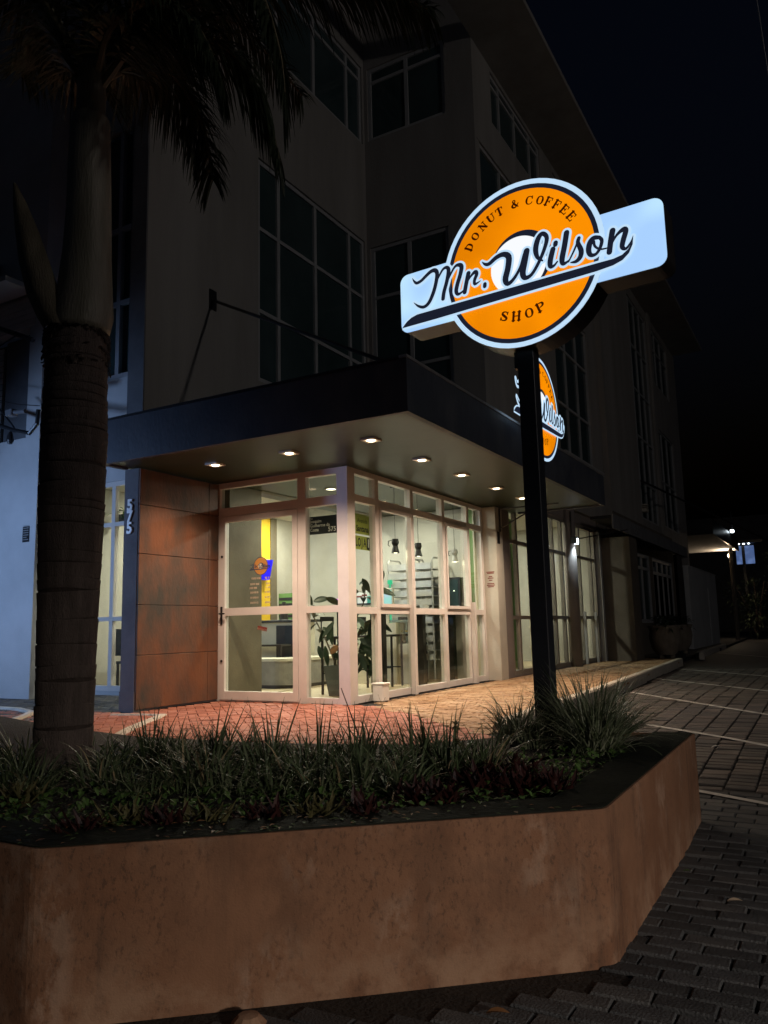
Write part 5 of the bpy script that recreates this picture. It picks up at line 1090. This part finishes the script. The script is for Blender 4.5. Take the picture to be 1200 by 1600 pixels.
# ================================================================== small things outside
p = onz(589, 1101, 0); bx = thing('white_bin', (p[0], p[1], 0), 'small white plastic tub against the glass near the corner post', 'tub'); x, y = .16, .46
m = MB(); m.bbox(x-.075, x+.075, y-.075, y+.075, .0, .20, .012); m.build('tub', F['white'], bx); m = MB(); m.bbox(x-.085, x+.085, y-.085, y+.085, .201, .22, .006); m.build('lid', F['white'], bx); bx.location = (x, y, 0)
for o in bx.children: o.data.transform(Matrix.Translation((p[0]-x, p[1]-y, 0)))
wlp = thing('wall_lamp', (.42, 8.25, 2.58), 'small bright floodlight on the round column of the next shop', 'floodlight')
m = MB(); m.bbox(.34, .46, 8.19, 8.31, 2.52, 2.66, .01); m.build('housing', F['black'], wlp); m = MB(); m.lathe([(.045, -.01), (.03, -.02)], (.44, 8.24, 2.52), 12); m.box(.461, .468, 8.2, 8.3, 2.53, 2.62); m.build('lens', F['coldbulb'], wlp); lamp('SPOT', 'flood_beam', (.42, 8.24, 2.49), 22, (.72, .9, 1.0), wlp, spot_size=math.radians(70), spot_blend=.6, shadow_soft_size=.04)
m = MB(); m.box(.33, .36, 8.21, 8.29, 2.66, 3.2); m.build('bracket', F['black'], wlp)
def tub(x, y, s, label, seed):
    z0 = 0; t = thing('planted_tub', (x, y, z0), label, 'planted tub', 'planted tubs by the far shop'); m = MB(); m.lathe([(.22*s, .08), (.34*s, .25), (.39*s, .5), (.36*s, .68), (.40*s, .72), (.40*s, .78), (.34*s, .78), (.30*s, .66)], (x, y, z0), 24, cap=False); m.build('tub', F['potbig'], t, True)
    m = MB(); m.lathe([(.31*s, .68), (.02, .72)], (x, y, z0), 20); m.build('soil', F['soil'], t)
    for k in range(3): a = k*2.1; m = MB(); m.bbox(x+.16*s*math.cos(a)-.05, x+.16*s*math.cos(a)+.05, y+.16*s*math.sin(a)-.05, y+.16*s*math.sin(a)+.05, z0, z0+.1, .01); m.build('foot', F['potbig'], t)
    r = random.Random(seed); m = MB()
    for k in range(170): a = r.uniform(0, 6.28); q = r.random()*.33*s; leaf(m, (x+q*math.cos(a), y+q*math.sin(a), z0+.7+r.random()*.3), (math.cos(a), math.sin(a), r.uniform(-.1, 1.2)), r.uniform(.12, .26), .06, .5, seg=3)
    m.build('foliage', F['hedge'], t)
tub(1.32, 12.3, .95, 'nearer clay tub with bushy plant under the far awning', 1); tub(1.15, 15.2, .95, 'farther clay tub with bushy plant under the far awning', 2)
# far canopy, lamp, totem, hedge
fc = thing('entrance_canopy', (-.5, 29, 0), 'far flat entrance canopy with pale lit soffit beyond the white wall', 'canopy')
m = MB(); m.box(-3.0, 1.12, 24.35, 33.5, 4.2, 4.26); m.build('soffit', F['wallblue'], fc); m = MB(); m.box(-3.0, 1.16, 24.3, 24.36, 4.15, 4.75); m.box(1.12, 1.18, 24.36, 33.5, 4.15, 4.75); m.build('fascia', F['black'], fc)
m = MB(); m.tube([(.9, 32.5, -.1), (.9, 32.5, 4.2)], .09, 12); m.build('column', F['block'], fc)
p = ony(1141, 868, 33.0); gl = thing('globe_lamp', (p[0], p[1], 0), 'small warm globe lamp under the far canopy edge', 'lamp')
m = MB(); m.lathe([(.02, -.12), (.09, -.08), (.12, 0), (.09, .08), (.02, .12)], tuple(p), 14); m.build('globe', F['bulb'], gl); m = MB(); m.tube([(p[0], p[1]+.0, -.1), (p[0], p[1], p[2]-.12)], .03, 8); m.build('post', F['black'], gl); lamp('POINT', 'globe_light', (p[0]-.0, p[1]-.25, p[2]), 160, (1, .74, .48), gl, shadow_soft_size=.12)
p = ony(1169, 862, 40); q = ony(1180, 880, 40); tt = thing('lit_totem', (p[0], 40, 0), 'blue lit sign panel on a post at the far end of the street', 'sign')
x0 = ony(1150, 860, 40)[0]; x1 = ony(1178, 860, 40)[0]; zt_ = ony(1165, 850, 40)[2]; zb_ = ony(1165, 881, 40)[2]
m = MB(); m.box(x0, x0+(x1-x0)*.3, 39.9, 40.1, zb_, zt_-.1); m.box(x0+(x1-x0)*.5, x1, 39.9, 40.1, zb_, zt_-.1); m.build('panel', F['bluetotem'], tt); m = MB(); m.box(x0-.1, x1+.5, 39.3, 40.3, zt_, zt_+.15); m.box(x0+(x1-x0)*.32, x0+(x1-x0)*.48, 39.95, 40.05, -.1, zt_); m.build('post', F['black'], tt)
for k in range(3): m = MB(); a = x0+.2+k*.25; m.lathe([(.05, -.04), (.05, .0)], (a, 39.6, zt_), 8); m.build('lamp', F['coldbulb'], tt)
p = ony(1144, 830, 30); fl_ = thing('roof_floodlight', (p[0], 30, p[2]), 'tiny bright floodlight on top of the far canopy', 'floodlight'); m = MB(); m.bbox(p[0]-.07, p[0]+.07, 29.9, 30.05, p[2]-.06, p[2]+.06, .01); m.build('lens', F['coldbulb'], fl_); m = MB(); m.tube([(p[0], 30.1, 4.7), (p[0], 30.1, p[2]+.9)], .03, 6); m.build('pole', F['black'], fl_)
def shrub(x, y, rx, h, label, seed, n=900, sz=.22):
    t = thing('shrub', (x, y, -.1), label, 'shrub', 'shrubs at the far end of the parking'); r = random.Random(seed); m = MB()
    for k in range(5): a = r.uniform(0, 6.28); m.tube([(x, y, -.1), (x+.3*math.cos(a)*rx, y+.3*math.sin(a)*rx, h*.5), (x+.6*math.cos(a)*rx, y+.6*math.sin(a)*rx, h*.85)], [.06, .04, .015], 6)
    m.build('trunk', F['trunkdk'], t); m = MB(); cen = [(x+r.uniform(-.6, .6)*rx, y+r.uniform(-.5, .5)*rx, h*r.uniform(.3, .85), r.uniform(.35, .6)*rx) for _ in range(9)]
    for k in range(n):
        c = r.choice(cen); v = Vector((r.gauss(0, 1), r.gauss(0, 1), r.gauss(0, 1))).normalized()*c[3]*r.uniform(.6, 1.05); leaf(m, Vector(c[:3])+v, (v.x, v.y, v.z+.2), sz*r.uniform(.6, 1.2), sz*.5, .3, seg=2)
    m.build('crown', F['hedge'], t)
shrub(1.5, 36, 1.5, 3.2, 'tall dark shrub just right of the white wall', 1); shrub(4.2, 33, 1.7, 2.9, 'dark shrub in the middle of the far hedge', 2); shrub(6.6, 34, 1.9, 3.0, 'dark shrub at the right end of the far hedge', 3); shrub(3.0, 38, 1.8, 4.0, 'taller dark shrub behind the far hedge', 4)
tag(MB().box(-6, 40, 60, 61, -.1, 9).build('distant_building', F['block'], loc=(10, 60, 0)), 'plain unlit building closing the street far behind the shrubs', 'building')
# left wing fittings
wn = MB(); wn.box(-5.52, -5.37, -.456, -.4505, 1.93, 2.20); tag(wn.build('notice_plate', F['flash'], loc=(-5.4, -.45, 2.0)), 'small dark notice plate on the blue lit wall at the left edge', 'notice plate')
no = bpy.data.objects['notice_plate']; a = ony(40, 823, -.456); b = ony(40, 847, -.456); cx = ony(40.5, 835, -.456)[0]
me = MB(); me.box(cx-.075, cx+.075, -.458, -.4505, b[2], a[2]); old = no.data; no.data = None if False else old
bpy.data.objects.remove(no); npl = tag(me.build('notice_plate', F['sgnblack'], loc=(cx, -.45, b[2])), 'small dark notice plate on the blue lit wall at the left edge', 'notice plate')
m = MB()
for k in range(7): m.box(cx-.06, cx+(.06 if k != 1 else .02), -.4605, -.4585, b[2]+.03+k*.034, b[2]+.043+k*.034)
m.build('print', F['flash'], npl)
bk = thing('pipe_bracket', (-5.9, -.45, 4.2), 'dark pipe bracket with cables and a small camera on the left wall', 'bracket')
def lp(px, py, Y=-1.0): return tuple(ony(px, py, Y))
m = MB(); m.tube([lp(-40, 500), lp(52, 531)], .035, 8); m.tube([lp(0, 541), lp(25, 525)], .014, 6); m.build('arm', F['black'], bk)
m = MB(); m.tube([lp(-30, 655), lp(20, 672), lp(46, 677), lp(58, 662), lp(60, 640)], .03, 8); m.tube([lp(0, 640), lp(18, 662), lp(24, 672)], .012, 6); m.tube([lp(-20, 622), lp(30, 632), lp(62, 634)], .006, 5); m.build('cable', F['black'], bk)
c = Vector(lp(20, 645)); m = MB(); m.bbox(c.x-.10, c.x+.04, -1.06, -.94, c.z-.05, c.z+.05, .012); m.tube([(c.x+.04, -1, c.z), (c.x+.28, -1, c.z-.02)], .03, 8); m.build('camera', F['wallcol'], bk)
c = Vector(lp(16, 685)); m = MB(); m.lathe([(.03, -.08), (.05, -.03), (.04, .05), (.015, .10)], tuple(c), 12); m.build('clamp', F['black'], bk)
ac = thing('air_conditioner', (-6.0, -.6, 6.3), 'grey air conditioner box on a ledge at the left edge', 'air conditioner'); a = lp(-40, 445, -.5); b = lp(52, 490, -.5)
m = MB(); m.box(-8.0, -5.32, -.98, -.478, 6.14, 6.22); m.build('ledge', F['wallblue'], ac); m = MB(); m.bbox(-7.2, -6.2, -.93, -.5, 6.222, 6.85, .02); m.build('case', F['wallcol'], ac)
for k in range(8): m = MB(); m.box(-7.1, -6.3, -.942, -.931, 6.3+k*.06, 6.335+k*.06); m.build('slat', F['wallblue'], ac)
# overhead cable at the right
cb = MB(); a = onp(1178, -30, np.array([9., 6, 0]), hf); b = onp(1204, 140, np.array([9., 6, 0]), hf); cb.tube([tuple(a), tuple((a+b)/2), tuple(b), tuple(b+(b-a)*4)], .008, 5); tag(cb.build('overhead_cable', F['flash'], loc=tuple(b)), 'thin overhead cable at the top right of the night sky', 'cable')
# ================================================================== unseen lamps outside the frame
def unseen_lamp(pos, power, col, label, bulb, soft, base=-.42, aim=None, cone=108, blend=.6):
    x, y, z = pos; t = thing('unseen_lamp', (x, y, base), label, 'street lamp'); m = MB(); m.tube([(x, y-.6, base), (x, y-.6, z+.1), (x, y-.3, z+.25), (x, y, z+.16)], [.09, .06, .05, .04], 10); m.build('post', F['black'], t)
    m = MB(); m.bbox(x-.16, x+.16, y-.1, y+.35, z+.06, z+.16, .02); m.build('head', F['black'], t); m = MB(); m.box(x-.12, x+.12, y-.02, y+.3, z+.04, z+.058); m.build('lens', bulb, t)
    if aim:
        l = lamp('SPOT', 'flood_beam', (x, y+.12, z-.1), power, col, t, shadow_soft_size=soft, spot_size=math.radians(cone), spot_blend=blend)
        l.rotation_euler = (Vector(aim)-Vector((x, y+.12, z-.1))).to_track_quat('-Z', 'Y').to_euler()
    else: lamp('POINT', 'fill_light', (x, y+.12, z-.1), power, col, t, shadow_soft_size=soft)
unseen_lamp(FILL_WARM, 760, (1.0, .93, .87), 'tall added fill lamp out of the frame on the right', F['bulb'], .35)  # unseen lamp added to brighten the upper walls and the parking
unseen_lamp(FILL_LOW, 920, (1.0, .86, .74), 'low added fill lamp out of the frame at the right beside the viewer', F['bulb'], .2, aim=(3.9, -4.9, -1.5), cone=54, blend=1.0)  # unseen lamp added for the planter wall, beam shaped to fade upwards
unseen_lamp(LAMP_BLUE, 460, (.34, .55, 1.0), 'cold white court lamp beyond the left edge', F['coldbulb'], .2, aim=(-4.0, 0, 1.5))

# ================================================================== litter and stock
for px, py, L, mt, lab in ((1137, 1413, .07, F['decal'], 'pale curled leaf lying on the near pavers'), (1112, 1170, .09, F['line'], 'pale paper scrap by the parking line near the planter end'), (1068, 1365, .04, F['cover'], 'small green weed leaf at the foot of the planter side'), (760, 1590, .08, F['brownleaf'], 'brown fallen leaf in the soil strip below the planter')):
    q = onground(px, py); m = MB(); leaf(m, (q[0], q[1], gz(q[1])+.012), (.9, .4, .25), L, L*.45, .2, .5, seg=4); tag(m.build('fallen_leaf', mt, loc=(q[0], q[1], gz(q[1]))), lab, 'leaf')
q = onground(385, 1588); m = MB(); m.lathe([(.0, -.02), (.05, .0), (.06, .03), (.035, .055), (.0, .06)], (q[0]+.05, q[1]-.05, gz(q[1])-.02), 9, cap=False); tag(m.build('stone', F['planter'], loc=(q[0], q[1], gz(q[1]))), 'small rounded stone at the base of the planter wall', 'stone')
cb_ = thing('side_cabinet', (-1.6, 3.3, 0), 'cream cabinet behind the rubber plant carrying small cartons', 'cabinet'); c = ony(566, 945, 3.3); m = MB(); m.bbox(c[0]-.22, c[0]+.22, 3.2, 3.6, .012, c[2], .006); m.build('body', F['cream'], cb_); m = MB(); m.box(c[0]-.23, c[0]+.23, 3.18, 3.62, c[2]+.001, c[2]+.02); m.build('top', F['shelfblk'], cb_)
tl_ = mat('teal_card', (.05, .28, .24), None, rough=.6)
for k, (dx, w_, h_, mt, lab) in enumerate(((-.14, .045, .13, tl_, 'small teal carton at the left of the cabinet'), (-.06, .05, .19, F['white'], 'tall white carton with red band on the cabinet'), (.04, .05, .22, F['white'], 'tallest white carton with red band on the cabinet'), (.13, .04, .12, tl_, 'small teal carton at the right of the cabinet'))):
    t = thing('carton', (c[0]+dx, 3.35, c[2]+.02), lab, 'carton', 'cartons on the cabinet'); m = MB(); m.bbox(c[0]+dx-w_, c[0]+dx+w_, 3.31, 3.39, c[2]+.02, c[2]+.02+h_, .003); m.build('box', mt, t)
    if mt is F['white']: m = MB(); m.box(c[0]+dx-w_, c[0]+dx+w_, 3.307, 3.309, c[2]+.02+h_*.55, c[2]+.02+h_*.68); m.build('band', F['sticker'], t)
m = MB(); r = random.Random(31); n_ = 0
while n_ < 260:
    px = r.uniform(0, 960); py = r.uniform(1255, 1330); q = onz(px, py, .152)
    if not inpoly(q[0], q[1], [PD, PC, PA, PB, (3.3, -2.5), (-9, -5.4)]) or inpoly(q[0], q[1], SO) and r.random() < .3: continue
    n_ += 1; a = r.uniform(0, 6.28); leaf(m, (q[0], q[1], .153+r.random()*.006), (math.cos(a), math.sin(a), .1), r.uniform(.015, .04), r.uniform(.008, .018), .1, .3, seg=2, mi=r.randrange(3))
tag(m.build('leaf_litter', [F['brownleaf'], F['soil'], F['cover']]), 'scattered dry leaf litter on the planter coping', 'leaf litter', kind='stuff')
